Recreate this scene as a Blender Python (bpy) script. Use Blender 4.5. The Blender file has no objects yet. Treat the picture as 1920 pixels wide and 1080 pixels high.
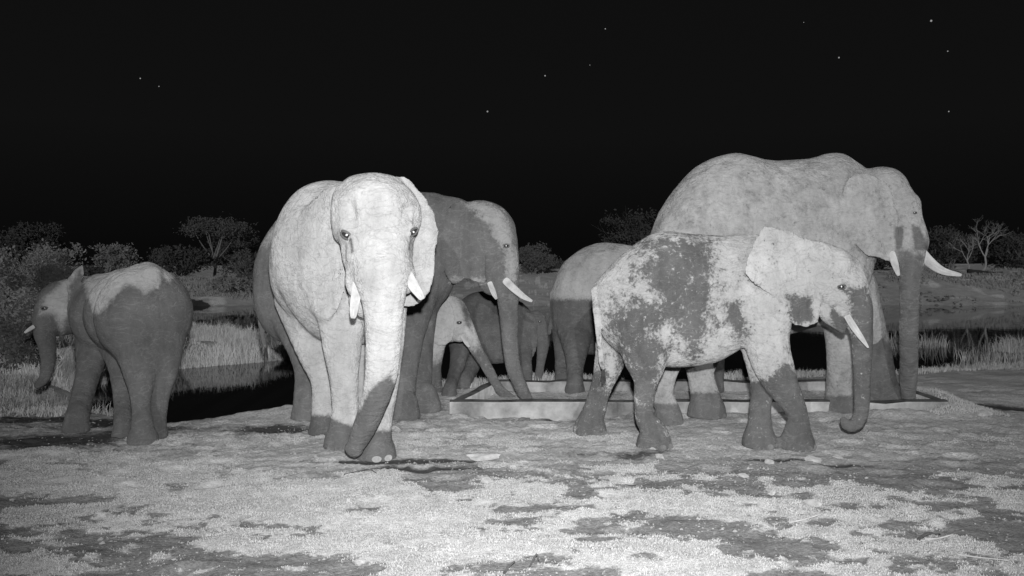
import bpy, math, random
import numpy as np

# ------------------------------------------------------------------ camera, sky, light
F = 1500.0          # focal length in photo pixels (1920 wide)
CAMZ, HZ = 1.8, 500.0
scn = bpy.context.scene
col = scn.collection
cam_d = bpy.data.cameras.new('camera')
cam = bpy.data.objects.new('camera', cam_d)
col.objects.link(cam)
cam.location = (0, 0, CAMZ)
cam.rotation_euler = (math.radians(90), 0, 0)
cam_d.sensor_fit = 'HORIZONTAL'
cam_d.sensor_width = 36.0
cam_d.lens = 36.0 * F / 1920.0
cam_d.shift_y = -(540 - HZ) / 1920.0
cam_d.clip_start = 0.1
cam_d.clip_end = 3000
scn.camera = cam

world = bpy.data.worlds.new("World")
scn.world = world
world.use_nodes = True
wn = world.node_tree
for n in list(wn.nodes):
    wn.nodes.remove(n)
w_out = wn.nodes.new('ShaderNodeOutputWorld')
w_bg = wn.nodes.new('ShaderNodeBackground')
w_tc = wn.nodes.new('ShaderNodeTexCoord')
w_sx = wn.nodes.new('ShaderNodeSeparateXYZ')
w_rp = wn.nodes.new('ShaderNodeValToRGB')
w_rp.color_ramp.elements[0].position = 0.02
w_rp.color_ramp.elements[0].color = (0.0026, 0.0026, 0.0026, 1)
w_rp.color_ramp.elements[1].position = 0.16
w_rp.color_ramp.elements[1].color = (0.0052, 0.0052, 0.0052, 1)
e = w_rp.color_ramp.elements.new(0.5)
e.color = (0.0046, 0.0046, 0.0046, 1)
wn.links.new(w_tc.outputs['Generated'], w_sx.inputs[0])
wn.links.new(w_sx.outputs['Z'], w_rp.inputs[0])
wn.links.new(w_rp.outputs[0], w_bg.inputs['Color'])
w_bg.inputs['Strength'].default_value = 1.0
wn.links.new(w_bg.outputs[0], w_out.inputs['Surface'])

# the infrared floodlight of the waterhole camera, mounted just above the camera
LAMP = (0.05, -0.05, 2.2)
ld = bpy.data.lights.new('infrared_floodlight', 'SPOT')
ld.energy = 3300
ld.color = (1, 1, 1)
ld.spot_size = math.radians(98)
ld.spot_blend = 1.0
ld.shadow_soft_size = 0.06
lo = bpy.data.objects.new('infrared_floodlight', ld)
lo.location = LAMP
lo.rotation_euler = (math.radians(92), 0, math.radians(-3.5))
col.objects.link(lo)
# added weak sun, low behind the camera, filling the far bank and shadows
sd_ = bpy.data.lights.new('far_bank_fill', 'SUN')
sd_.energy = 0.62
sd_.angle = math.radians(0.5)
so_ = bpy.data.objects.new('far_bank_fill', sd_)
so_.rotation_euler = (math.radians(80), 0, math.radians(-2))
col.objects.link(so_)

vs = scn.view_settings
vs.view_transform = 'Standard'
try:
    vs.look = 'None'
except Exception:
    pass
vs.exposure = 0
vs.gamma = 1
vs.use_curve_mapping = False
scn.cycles.max_bounces = 6
scn.cycles.diffuse_bounces = 2
scn.cycles.transparent_max_bounces = 6

rng = np.random.default_rng(7)
random.seed(7)

# ------------------------------------------------------------------ helpers
def W(u, v, Y):
    return ((u - 960.0) / F * Y, Y, CAMZ - (v - HZ) / F * Y)

def tag(o, label=None, cat=None, group=None, kind=None):
    if label: o['label'] = label
    if cat: o['category'] = cat
    if group: o['group'] = group
    if kind: o['kind'] = kind
    return o

def mesh_obj(name, V, Fc, mat=None, parent=None, smooth=True):
    me = bpy.data.meshes.new(name)
    V = np.asarray(V, np.float32)
    if isinstance(Fc, np.ndarray):
        nf, k = Fc.shape
        me.vertices.add(len(V)); me.vertices.foreach_set('co', V.ravel())
        me.loops.add(nf * k); me.loops.foreach_set('vertex_index', Fc.astype(np.int32).ravel())
        me.polygons.add(nf)
        me.polygons.foreach_set('loop_start', np.arange(0, nf * k, k, dtype=np.int32))
        me.polygons.foreach_set('loop_total', np.full(nf, k, np.int32))
        me.update(calc_edges=True)
        me.validate()
    else:
        me.from_pydata([tuple(map(float, p)) for p in V], [], Fc)
    me.polygons.foreach_set('use_smooth', np.full(len(me.polygons), smooth))
    if mat: me.materials.append(mat)
    o = bpy.data.objects.new(name, me)
    col.objects.link(o)
    if parent is not None:
        o.parent = parent
        o.matrix_parent_inverse = parent.matrix_world.inverted()
    return o

def set_attr(o, name, arr):
    a = o.data.attributes.new(name, 'FLOAT', 'POINT')
    a.data.foreach_set('value', np.asarray(arr, np.float32))

def empty(name, loc):
    o = bpy.data.objects.new(name, None)
    o.location = loc
    o.empty_display_size = 0.2
    col.objects.link(o)
    bpy.context.view_layer.update()
    return o

_lat = {}
def vnoise(P, scale, seed=0):
    """smooth value noise, P (n,d) -> about -1..1"""
    P = np.asarray(P, np.float64) * scale
    d = P.shape[1]
    if (d, seed) not in _lat:
        _lat[(d, seed)] = np.random.default_rng(seed + 101 * d).uniform(-1, 1, (64,) * d if d < 3 else (32,) * 3)
    L = _lat[(d, seed)]; m = L.shape[0]
    i = np.floor(P).astype(np.int64); f = P - i; f = f * f * (3 - 2 * f)
    out = 0
    for c in range(2 ** d):
        w = 1.0; idx = []
        for a in range(d):
            b = (c >> a) & 1
            w = w * (f[:, a] if b else 1 - f[:, a])
            idx.append((i[:, a] + b) % m)
        out = out + w * L[tuple(idx)]
    return out

def fbm(P, scale, seed=0, oct=3, gain=0.5):
    o = 0; a = 1; s = scale
    for k in range(oct):
        o = o + a * vnoise(P, s, seed + k); a *= gain; s *= 2.03
    return o

def poly_sd(px, py, poly):
    """signed distance to a closed polygon (negative inside)"""
    poly = np.asarray(poly, float)
    d = np.full(px.shape, 1e18); inside = np.zeros(px.shape, bool)
    n = len(poly)
    for i in range(n):
        ax, ay = poly[i]; bx, by = poly[(i + 1) % n]
        ex, ey = bx - ax, by - ay
        wx, wy = px - ax, py - ay
        t = np.clip((wx * ex + wy * ey) / (ex * ex + ey * ey + 1e-12), 0, 1)
        d = np.minimum(d, (wx - ex * t) ** 2 + (wy - ey * t) ** 2)
        if ay != by:
            c = (ay <= py) != (by <= py)
            xi = ax + (py - ay) * ex / (by - ay)
            inside ^= c & (px < xi)
    return np.where(inside, -1, 1) * np.sqrt(d)

def sstep(a, b, x):
    t = np.clip((x - a) / (b - a), 0, 1)
    return t * t * (3 - 2 * t)

def crom(P, n):
    """Catmull-Rom resample rows of P, n steps per span"""
    P = np.asarray(P, float)
    if len(P) < 3:
        t = np.linspace(0, 1, n + 1)[:, None]
        return P[0] * (1 - t) + P[-1] * t
    Q = np.vstack([2 * P[0] - P[1], P, 2 * P[-1] - P[-2]])
    out = []
    for i in range(1, len(Q) - 2):
        p0, p1, p2, p3 = Q[i - 1], Q[i], Q[i + 1], Q[i + 2]
        for t in np.linspace(0, 1, n, endpoint=False):
            out.append(0.5 * ((2 * p1) + (-p0 + p2) * t + (2 * p0 - 5 * p1 + 4 * p2 - p3) * t * t + (-p0 + 3 * p1 - 3 * p2 + p3) * t ** 3))
    out.append(P[-1])
    return np.array(out)

class MB:
    """collects verts / faces"""
    def __init__(s): s.v = []; s.f = []
    def add(s, V, Fc):
        b = len(s.v); s.v.extend([tuple(p) for p in V]); s.f.extend([tuple(i + b for i in f) for f in Fc])
    def tube(s, pts, rad, n=6, cap=True):
        pts = np.asarray(pts, float); m = len(pts)
        V = []
        up0 = np.array([0.13, 0.27, 0.95])
        for i in range(m):
            t = pts[min(i + 1, m - 1)] - pts[max(i - 1, 0)]
            t = t / (np.linalg.norm(t) + 1e-9)
            a = np.cross(t, up0)
            if np.linalg.norm(a) < 0.15: a = np.cross(t, [1, 0, 0])
            a /= np.linalg.norm(a); b = np.cross(t, a)
            for k in range(n):
                an = 2 * math.pi * k / n
                V.append(pts[i] + rad[i] * (math.cos(an) * a + math.sin(an) * b))
        Fc = []
        for i in range(m - 1):
            for k in range(n):
                k2 = (k + 1) % n
                Fc.append((i * n + k, i * n + k2, (i + 1) * n + k2, (i + 1) * n + k))
        if cap:
            Fc.append(tuple(range(n))[::-1]); Fc.append(tuple((m - 1) * n + k for k in range(n)))
        s.add(V, Fc)
    def box(s, a, b):
        x0, y0, z0 = a; x1, y1, z1 = b
        s.add([(x0, y0, z0), (x1, y0, z0), (x1, y1, z0), (x0, y1, z0), (x0, y0, z1), (x1, y0, z1), (x1, y1, z1), (x0, y1, z1)],
              [(0, 3, 2, 1), (4, 5, 6, 7), (0, 1, 5, 4), (1, 2, 6, 5), (2, 3, 7, 6), (3, 0, 4, 7)])
    def obj(s, name, mat, parent=None, smooth=True):
        return mesh_obj(name, s.v, s.f, mat, parent, smooth)

# ------------------------------------------------------------------ materials
def g(x): return (x, x, x, 1)

def new_mat(name):
    m = bpy.data.materials.new(name); m.use_nodes = True
    nt = m.node_tree
    b = nt.nodes['Principled BSDF']
    if 'Diffuse Roughness' in b.inputs: b.inputs['Diffuse Roughness'].default_value = 1.0
    return m, nt, b

def N(nt, t, **kw):
    n = nt.nodes.new(t)
    for k, v in kw.items():
        if k in n.inputs: n.inputs[k].default_value = v
        else: setattr(n, k, v)
    return n

def noise_mat(name, lo, hi, scale=5.0, rough=0.9, bump=0.3, bscale=None, bdist=0.02, detail=6, spec=0.15):
    m, nt, bs = new_mat(name)
    tc = N(nt, 'ShaderNodeTexCoord')
    nz = N(nt, 'ShaderNodeTexNoise', Scale=scale, Detail=detail, Roughness=0.62)
    mp = N(nt, 'ShaderNodeMapRange')
    mp.inputs['From Min'].default_value = 0.3; mp.inputs['From Max'].default_value = 0.7
    mp.inputs['To Min'].default_value = lo; mp.inputs['To Max'].default_value = hi
    nt.links.new(tc.outputs['Object'], nz.inputs['Vector'])
    nt.links.new(nz.outputs[0], mp.inputs[0])
    nt.links.new(mp.outputs[0], bs.inputs['Base Color'])
    bs.inputs['Roughness'].default_value = rough
    bs.inputs['Specular IOR Level'].default_value = spec
    if bump:
        n2 = N(nt, 'ShaderNodeTexNoise', Scale=bscale or scale * 4, Detail=5.0)
        bp = N(nt, 'ShaderNodeBump', Strength=bump, Distance=bdist)
        nt.links.new(tc.outputs['Object'], n2.inputs['Vector'])
        nt.links.new(n2.outputs[0], bp.inputs['Height'])
        nt.links.new(bp.outputs[0], bs.inputs['Normal'])
    return m

def elephant_mat(name, dry, wet, amp=0.55, nscale=5.0, mott=0.12, seed=0.0):
    m, nt, bs = new_mat(name)
    L = nt.links.new
    tc = N(nt, 'ShaderNodeTexCoord')
    off = N(nt, 'ShaderNodeVectorMath', operation='ADD'); off.inputs[1].default_value = (seed * 3.1, seed * 1.7, seed * 2.3)
    L(tc.outputs['Object'], off.inputs[0])
    at = N(nt, 'ShaderNodeAttribute', attribute_name='wet')
    nz = N(nt, 'ShaderNodeTexNoise', Scale=nscale, Detail=9.0, Roughness=0.66)
    L(off.outputs[0], nz.inputs['Vector'])
    s1 = N(nt, 'ShaderNodeMath', operation='SUBTRACT'); L(nz.outputs[0], s1.inputs[0]); s1.inputs[1].default_value = 0.5
    s2 = N(nt, 'ShaderNodeMath', operation='MULTIPLY'); L(s1.outputs[0], s2.inputs[0]); s2.inputs[1].default_value = amp * 3.2
    nzb = N(nt, 'ShaderNodeTexNoise', Scale=nscale * 4.2, Detail=6.0, Roughness=0.7)
    L(off.outputs[0], nzb.inputs['Vector'])
    t2 = N(nt, 'ShaderNodeMath', operation='MULTIPLY_ADD'); L(nzb.outputs[0], t2.inputs[0]); t2.inputs[1].default_value = amp * 2.0; t2.inputs[2].default_value = -amp * 1.0
    nzc = N(nt, 'ShaderNodeTexNoise', Scale=nscale * 2.1, Detail=5.0, Roughness=0.75); L(off.outputs[0], nzc.inputs['Vector'])
    q1 = N(nt, 'ShaderNodeMath', operation='MULTIPLY_ADD'); L(nzc.outputs[0], q1.inputs[0]); q1.inputs[1].default_value = 4.0; q1.inputs[2].default_value = -2.0
    q2 = N(nt, 'ShaderNodeMath', operation='POWER'); L(q1.outputs[0], q2.inputs[0]); q2.inputs[1].default_value = 3.0
    q3 = N(nt, 'ShaderNodeMath', operation='MULTIPLY_ADD'); L(q2.outputs[0], q3.inputs[0]); q3.inputs[1].default_value = amp * 1.5; L(t2.outputs[0], q3.inputs[2])
    t2 = q3
    s2b = N(nt, 'ShaderNodeMath', operation='ADD'); L(s2.outputs[0], s2b.inputs[0]); L(t2.outputs[0], s2b.inputs[1])
    s3 = N(nt, 'ShaderNodeMath', operation='ADD'); L(s2b.outputs[0], s3.inputs[0]); L(at.outputs['Fac'], s3.inputs[1])
    st = N(nt, 'ShaderNodeMapRange', interpolation_type='SMOOTHSTEP'); L(s3.outputs[0], st.inputs[0])
    st.inputs['From Min'].default_value = -0.30; st.inputs['From Max'].default_value = 0.26
    # mottling of the dry mud
    n2 = N(nt, 'ShaderNodeTexNoise', Scale=2.6, Detail=8.0, Roughness=0.6); L(off.outputs[0], n2.inputs['Vector'])
    n3 = N(nt, 'ShaderNodeTexNoise', Scale=26.0, Detail=4.0, Roughness=0.7); L(off.outputs[0], n3.inputs['Vector'])
    mps = N(nt, 'ShaderNodeMapping'); mps.inputs['Scale'].default_value = (1, 1, 0.22); L(off.outputs[0], mps.inputs['Vector'])
    n6 = N(nt, 'ShaderNodeTexNoise', Scale=9.0, Detail=5.0, Roughness=0.6); L(mps.outputs[0], n6.inputs['Vector'])
    a0 = N(nt, 'ShaderNodeMath', operation='MULTIPLY_ADD'); L(n6.outputs[0], a0.inputs[0]); a0.inputs[1].default_value = 0.7; L(n2.outputs[0], a0.inputs[2])
    a0b = N(nt, 'ShaderNodeMath', operation='SUBTRACT'); L(a0.outputs[0], a0b.inputs[0]); a0b.inputs[1].default_value = 0.35
    a1 = N(nt, 'ShaderNodeMath', operation='MULTIPLY_ADD'); L(n3.outputs[0], a1.inputs[0]); a1.inputs[1].default_value = 0.35; L(a0b.outputs[0], a1.inputs[2])
    md = N(nt, 'ShaderNodeMapRange'); L(a1.outputs[0], md.inputs[0])
    md.inputs['From Min'].default_value = 0.42; md.inputs['From Max'].default_value = 0.93
    md.inputs['To Min'].default_value = dry * (1 - 2 * mott); md.inputs['To Max'].default_value = dry * (1 + 1.2 * mott)
    mw = N(nt, 'ShaderNodeMapRange'); L(a1.outputs[0], mw.inputs[0])
    mw.inputs['From Min'].default_value = 0.42; mw.inputs['From Max'].default_value = 0.93
    mw.inputs['To Min'].default_value = wet * 0.72; mw.inputs['To Max'].default_value = wet * 1.3
    mx = N(nt, 'ShaderNodeMix', data_type='FLOAT'); L(st.outputs[0], mx.inputs[0]); L(md.outputs[0], mx.inputs[2]); L(mw.outputs[0], mx.inputs[3])
    L(mx.outputs[0], bs.inputs['Base Color'])
    rg = N(nt, 'ShaderNodeMapRange'); L(st.outputs[0], rg.inputs[0])
    rg.inputs['To Min'].default_value = 0.95; rg.inputs['To Max'].default_value = 0.6
    L(rg.outputs[0], bs.inputs['Roughness'])
    bs.inputs['Specular IOR Level'].default_value = 0.18
    # damp halo round the wet parts
    hal = N(nt, 'ShaderNodeMapRange', interpolation_type='SMOOTHSTEP'); L(s3.outputs[0], hal.inputs[0]); hal.inputs['From Min'].default_value = -0.75; hal.inputs['From Max'].default_value = 0.05
    hal.inputs['To Min'].default_value = 1.0; hal.inputs['To Max'].default_value = 0.80
    # skin relief: folds and fine cracks
    def lines(scale, sc, lowc):
        mm_ = N(nt, 'ShaderNodeMapping'); mm_.inputs['Scale'].default_value = sc; L(off.outputs[0], mm_.inputs['Vector'])
        nn = N(nt, 'ShaderNodeTexNoise', Scale=scale, Detail=3.0, Roughness=0.55); nn.inputs['Distortion'].default_value = 0.6; L(mm_.outputs[0], nn.inputs['Vector'])
        a = N(nt, 'ShaderNodeMath', operation='SUBTRACT'); L(nn.outputs[0], a.inputs[0]); a.inputs[1].default_value = 0.5
        b_ = N(nt, 'ShaderNodeMath', operation='ABSOLUTE'); L(a.outputs[0], b_.inputs[0])
        c_ = N(nt, 'ShaderNodeMapRange', interpolation_type='SMOOTHSTEP'); L(b_.outputs[0], c_.inputs[0]); c_.inputs['From Max'].default_value = 0.030
        c_.inputs['To Min'].default_value = lowc; c_.inputs['To Max'].default_value = 1.0
        return c_
    lA = lines(4.2, (1.0, 1.0, 2.4), 0.0); lB = lines(9.0, (1.6, 1.6, 1.0), 0.0)
    lm = N(nt, 'ShaderNodeMath', operation='MULTIPLY_ADD'); L(lB.outputs[0], lm.inputs[0]); lm.inputs[1].default_value = 0.5; L(lA.outputs[0], lm.inputs[2])   # 0..1.5
    dl = N(nt, 'ShaderNodeMapRange'); L(lm.outputs[0], dl.inputs[0]); dl.inputs['From Max'].default_value = 1.5; dl.inputs['To Min'].default_value = 0.79; dl.inputs['To Max'].default_value = 1.0
    wl = N(nt, 'ShaderNodeMapRange'); L(lm.outputs[0], wl.inputs[0]); wl.inputs['From Max'].default_value = 1.5; wl.inputs['To Min'].default_value = 1.35; wl.inputs['To Max'].default_value = 0.95
    lx = N(nt, 'ShaderNodeMix', data_type='FLOAT'); L(st.outputs[0], lx.inputs[0]); L(dl.outputs[0], lx.inputs[2]); L(wl.outputs[0], lx.inputs[3])
    lh = N(nt, 'ShaderNodeMath', operation='MULTIPLY'); L(lx.outputs[0], lh.inputs[0]); L(hal.outputs[0], lh.inputs[1])
    mpg = N(nt, 'ShaderNodeMapping'); mpg.inputs['Scale'].default_value = (1, 1, 1.9)
    L(off.outputs[0], mpg.inputs['Vector'])
    dist = N(nt, 'ShaderNodeTexNoise', Scale=6.0, Detail=3.0); L(mpg.outputs[0], dist.inputs['Vector'])
    dm = N(nt, 'ShaderNodeVectorMath', operation='MULTIPLY_ADD'); L(dist.outputs['Color'], dm.inputs[0]); dm.inputs[1].default_value = (0.34, 0.34, 0.34); L(mpg.outputs[0], dm.inputs[2])
    vo = N(nt, 'ShaderNodeTexVoronoi', feature='DISTANCE_TO_EDGE', Scale=17.0); L(dm.outputs[0], vo.inputs['Vector'])
    vr = N(nt, 'ShaderNodeMapRange'); L(vo.outputs['Distance'], vr.inputs[0]); vr.inputs['From Max'].default_value = 0.09
    n4 = N(nt, 'ShaderNodeTexNoise', Scale=38.0, Detail=5.0, Roughness=0.65); L(dm.outputs[0], n4.inputs['Vector'])
    n5 = N(nt, 'ShaderNodeTexNoise', Scale=7.0, Detail=3.0); L(dm.outputs[0], n5.inputs['Vector'])
    vrs = N(nt, 'ShaderNodeMath', operation='MULTIPLY'); L(vr.outputs[0], vrs.inputs[0]); vrs.inputs[1].default_value = 0.42
    h1 = N(nt, 'ShaderNodeMath', operation='MULTIPLY_ADD'); L(n4.outputs[0], h1.inputs[0]); h1.inputs[1].default_value = 0.4; L(vrs.outputs[0], h1.inputs[2])
    h2 = N(nt, 'ShaderNodeMath', operation='MULTIPLY_ADD'); L(n5.outputs[0], h2.inputs[0]); h2.inputs[1].default_value = 1.6; L(h1.outputs[0], h2.inputs[2])
    rgA = N(nt, 'ShaderNodeAttribute', attribute_name='ring')
    sz = N(nt, 'ShaderNodeSeparateXYZ'); L(dm.outputs[0], sz.inputs[0])
    wv = N(nt, 'ShaderNodeMath', operation='MULTIPLY'); L(sz.outputs['Z'], wv.inputs[0]); wv.inputs[1].default_value = 52.0
    wsn = N(nt, 'ShaderNodeMath', operation='SINE'); L(wv.outputs[0], wsn.inputs[0])
    wm_ = N(nt, 'ShaderNodeMath', operation='MULTIPLY'); L(wsn.outputs[0], wm_.inputs[0]); L(rgA.outputs['Fac'], wm_.inputs[1])
    h3 = N(nt, 'ShaderNodeMath', operation='MULTIPLY_ADD'); L(wm_.outputs[0], h3.inputs[0]); h3.inputs[1].default_value = 0.8
    h2b = N(nt, 'ShaderNodeMath', operation='MULTIPLY_ADD'); L(lm.outputs[0], h2b.inputs[0]); h2b.inputs[1].default_value = 0.9; L(h2.outputs[0], h2b.inputs[2]); L(h2b.outputs[0], h3.inputs[2])
    # colour slightly darker in the deepest cracks
    ck = N(nt, 'ShaderNodeMapRange'); L(vr.outputs[0], ck.inputs[0]); ck.inputs['To Min'].default_value = 0.955; ck.inputs['To Max'].default_value = 1.0
    cm = N(nt, 'ShaderNodeMath', operation='MULTIPLY'); L(mx.outputs[0], cm.inputs[0]); L(ck.outputs[0], cm.inputs[1])
    cm2 = N(nt, 'ShaderNodeMath', operation='MULTIPLY'); L(cm.outputs[0], cm2.inputs[0]); L(lh.outputs[0], cm2.inputs[1]); cm = cm2
    L(cm.outputs[0], bs.inputs['Base Color'])
    bs.inputs['Diffuse Roughness'].default_value = 0.7
    bp = N(nt, 'ShaderNodeBump', Strength=0.55, Distance=0.018); L(h3.outputs[0], bp.inputs['Height'])
    L(bp.outputs[0], bs.inputs['Normal'])
    return m

M_IVORY = noise_mat('ivory', 0.40, 0.72, 7, 0.45, 0.15, 30, 0.004, spec=0.4)
M_EYE = noise_mat('eye_dark', 0.02, 0.05, 20, 0.15, 0, spec=0.6)
M_SHINE = noise_mat('painted_eyeshine', 0.93, 0.97, 3, 0.3, 0, spec=0.5)
M_NAIL = noise_mat('toenail', 0.26, 0.48, 14, 0.6, 0.2)
M_NAIL_D = noise_mat('toenail_muddy', 0.11, 0.22, 14, 0.7, 0.3)
M_TUFT = noise_mat('tail_hair', 0.03, 0.08, 14, 0.8, 0)
M_CONC = noise_mat('concrete', 0.16, 0.66, 2.2, 0.9, 0.6, 24, 0.03, 11)
M_CONC_WET = noise_mat('wet_concrete', 0.01, 0.10, 3.5, 0.6, 0.4, 20, 0.02)
M_BARK = noise_mat('bark', 0.28, 0.45, 6, 0.9, 0.4)
M_BARK_P = noise_mat('pale_bark', 0.55, 0.75, 6, 0.9, 0.3)
M_LEAF = noise_mat('leaf', 0.20, 0.52, 2.2, 0.8, 0)
M_LEAF_D = noise_mat('dull_leaf', 0.07, 0.18, 1.0, 0.8, 0)
M_LEAF_N = noise_mat('grey_leaf', 0.10, 0.26, 3.0, 0.8, 0)
M_GRASS = noise_mat('dry_grass', 0.36, 0.62, 6.0, 0.85, 0)
M_GRASS_F = noise_mat('shore_grass', 0.40, 0.70, 1.4, 0.85, 0)
M_GRASS_S = noise_mat('tall_pale_grass', 0.66, 0.90, 1.4, 0.85, 0)
M_STONE = noise_mat('pale_stone', 0.26, 0.58, 9, 0.9, 0.5, 40, 0.01)
M_CLOD = noise_mat('soil_clod', 0.2, 0.46, 3.0, 0.95, 0.5, 40, 0.01)
M_STICK = noise_mat('pale_stick', 0.34, 0.52, 20, 0.9, 0.3)
M_STICK_D = noise_mat('dark_stick', 0.05, 0.12, 20, 0.9, 0.3)
M_DUNG = noise_mat('dung', 0.10, 0.25, 14, 0.95, 0.6, 40, 0.02)

# ------------------------------------------------------------------ terrain
ZW = -0.35
def wp(u, v):
    Y = F * (CAMZ - ZW) / (v - HZ)
    return ((u - 960) / F * Y, Y)
POND = [wp(170, 790), wp(330, 806), wp(440, 801), wp(560, 778), (-2.6, 12.1), (-1.6, 13.2), (0.4, 14.2), (3.3, 14.3), (5.6, 14.8), (8.2, 15.6),
        (10.5, 15.5), (14.5, 16.5), (24, 17), (60, 20), (90, 40), (40, 45.5), (22, 44.3), (14, 45.5), (2, 44), (-10, 45.5), (-17.5, 43.5), (-15.4, 36),
        wp(335, 604), wp(348, 628), wp(405, 640), wp(480, 652), wp(552, 662), wp(558, 672), wp(480, 680), wp(400, 686), wp(330, 692), wp(220, 704), wp(150, 738)]
POND = np.array(POND)

def terrain(x, y):
    x = np.asarray(x, float); y = np.asarray(y, float)
    P = np.stack([x.ravel(), y.ravel()], 1)
    wob = 0.18 * fbm(P, 0.9, 31, 2).reshape(x.shape)
    sd = poly_sd(x, y, POND) + wob * np.clip(np.abs(y) / 12, 0.6, 3)
    land = ZW + 0.37 * (1 - np.exp(-np.clip(sd, 0, None) / 0.55)) - 0.015
    bed = ZW - 0.02 - np.minimum(0.7, -np.clip(sd, None, 0) * 0.35)
    z = np.where(sd > 0, land, bed)
    on = np.clip(sd / 1.0, 0, 1)
    # far bank rising to a low crest
    z = z + on * ((0.75 + 0.6 * sstep(-8, 6, x)) * sstep(44.5, 50.5, y) + 0.5 * sstep(75, 200, y) * 2)
    z = z + on * sstep(44, 50, y) * 0.22 * fbm(P, 0.25, 3, 3).reshape(x.shape)
    # left bank
    z = z + on * 0.62 * sstep(-7.5, -14, x) * sstep(11, 20, y) * (1 - sstep(40, 44, y))
    z = z + on * 0.10 * sstep(-5.2, -7, x) * sstep(10, 13, y)
    # dip before the left end of the trough, mound beyond its right end
    z = z - 0.085 * np.exp(-((x - 0.2) / 1.3) ** 2 - ((y - 9.95) / 0.5) ** 2)
    z = z + 0.17 * np.exp(-((x - 5.52) / 0.30) ** 2 - ((y - 10.5) / 0.85) ** 2)
    z = z + 0.06 * np.exp(-((x - 4.6) / 0.8) ** 2 - ((y - 9.6) / 0.2) ** 2)
    z = z - 0.10 * np.exp(-((x - 6.9) / 0.7) ** 2 - ((y - 10.5) / 0.4) ** 2)
    z = z + 0.10 * np.exp(-((x + 2.9) / 0.75) ** 2 - ((y - 10.0) / 0.35) ** 2)
    z = z + 0.42 * np.exp(-((x - 33.8) / 0.9) ** 2 - ((y - 55) / 2.0) ** 2)
    return z

def tz(x, y): return float(terrain(np.array([x]), np.array([y]))[0])

def foot_y(u, v):
    """depth at which the ray of a photo pixel meets the ground"""
    ys = np.linspace(4, 16, 1201)
    d = terrain((u - 960) / F * ys, ys) - (CAMZ - (v - HZ) / F * ys)
    k = np.argmax(d > 0)
    return float(ys[k])

def spaced(fine0, fine1, step, lo, hi, growth):
    a = list(np.arange(fine0, fine1, step)); s = step
    x = fine1
    while x < hi: a.append(x); s *= growth; x += s
    a.append(hi); b = []; s = step; x = fine0 - s
    while x > lo: b.append(x); s *= growth; x -= s
    b.append(lo)
    return np.array(b[::-1] + a)
gx = spaced(-5.6, 5.6, 0.028, -600, 600, 1.035)
gy = spaced(4.3, 11.0, 0.026, -80, 1500, 1.018)
GX, GY = np.meshgrid(gx, gy, indexing='ij')
GZ = terrain(GX, GY)
PP = np.stack([GX.ravel(), GY.ravel()], 1)

def grass_mask(P):
    x, y = P[:, 0], P[:, 1]
    S = P * np.array([0.62, 1.0])                  # patches a little longer across the view
    n = 0.8 * fbm(S, 2.9, 11, 5, 0.72) + 0.30 * vnoise(S, 0.8, 18)
    near = 1 - sstep(6.4, 7.9, y + 0.35 * vnoise(P, 0.5, 5) - 0.10 * np.clip(-x - 1, 0, 3))
    cover = -0.52 + 0.55 * near + 0.16 * sstep(-0.5, -3, x) * near
    cover = cover - 0.30 * sstep(1.2, 3.4, x) * sstep(5.2, 6.2, y)
    cover = cover - 0.12 * sstep(0.5, 2.5, x)
    far = sstep(11.2, 12.0, y)
    cover = cover * (1 - far) + far * 0.55
    return n * 1.15 + cover

def wet_mask(P):
    x, y = P[:, 0], P[:, 1]
    n = fbm(P * np.array([0.7, 1.4]), 1.2, 21, 4, 0.6)
    w = -0.75 + 0.45 * n
    w = w + 1.1 * sstep(-2.4, -4.6, x) * sstep(7.1, 7.8, y) * (1 - sstep(9.6, 10.3, y))
    for (cx, cy, rx, ry, a) in [(-1.35, 7.35, 0.75, 0.10, 1.5), (-0.85, 7.12, 0.55, 0.09, 1.5), (-0.55, 7.45, 0.35, 0.06, 1.4), (-2.6, 9.0, 0.55, 0.28, 1.1), (2.5, 7.45, 0.4, 0.07, 1.7), (2.95, 7.25, 0.25, 0.05, 1.5), (0.6, 7.75, 0.3, 0.16, 0.6),
                                (1.5, 7.7, 0.9, 0.16, 0.5), (6.75, 10.35, 0.75, 0.42, 2.1), (0.5, 9.6, 1.1, 0.18, 0.8), (3.6, 6.9, 1.2, 0.5, 0.35), (2.9, 8.6, 1.6, .3, .25), (5.4, 8.4, 1.5, .5, .4), (-1.0, 10.3, .8, .3, .8)]:
        w = w + a * np.exp(-((x - cx) / rx) ** 2 - ((y - cy) / ry) ** 2)
    return w
gm = grass_mask(PP)
wm = wet_mask(PP)
near_w = ((GY > 3.5) & (GY < 14)).ravel() * 1.0
land_r = (GZ.ravel() > ZW)
heap = np.exp(-((PP[:, 1] - 9.72) / 0.14) ** 2) * sstep(-1.2, -0.6, PP[:, 0]) * (1 - sstep(5.3, 5.8, PP[:, 0])) * (0.02 + 0.05 * fbm(PP, 2.6, 55, 3))
rel = heap + 0.011 * fbm(PP, 2.6, 41, 3) + 0.009 * fbm(PP, 11.0, 44, 2, 0.6) + 0.022 * np.clip(gm, -0.2, 0.35) - 0.02 * np.clip(wm, 0, 0.6)
GZ = GZ + (rel * near_w * land_r + 0.05 * (1 - near_w) * fbm(PP, 1.1, 47, 3) * land_r).reshape(GZ.shape)
nx_, ny_ = GX.shape
fr_ = np.random.default_rng(77)
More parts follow.
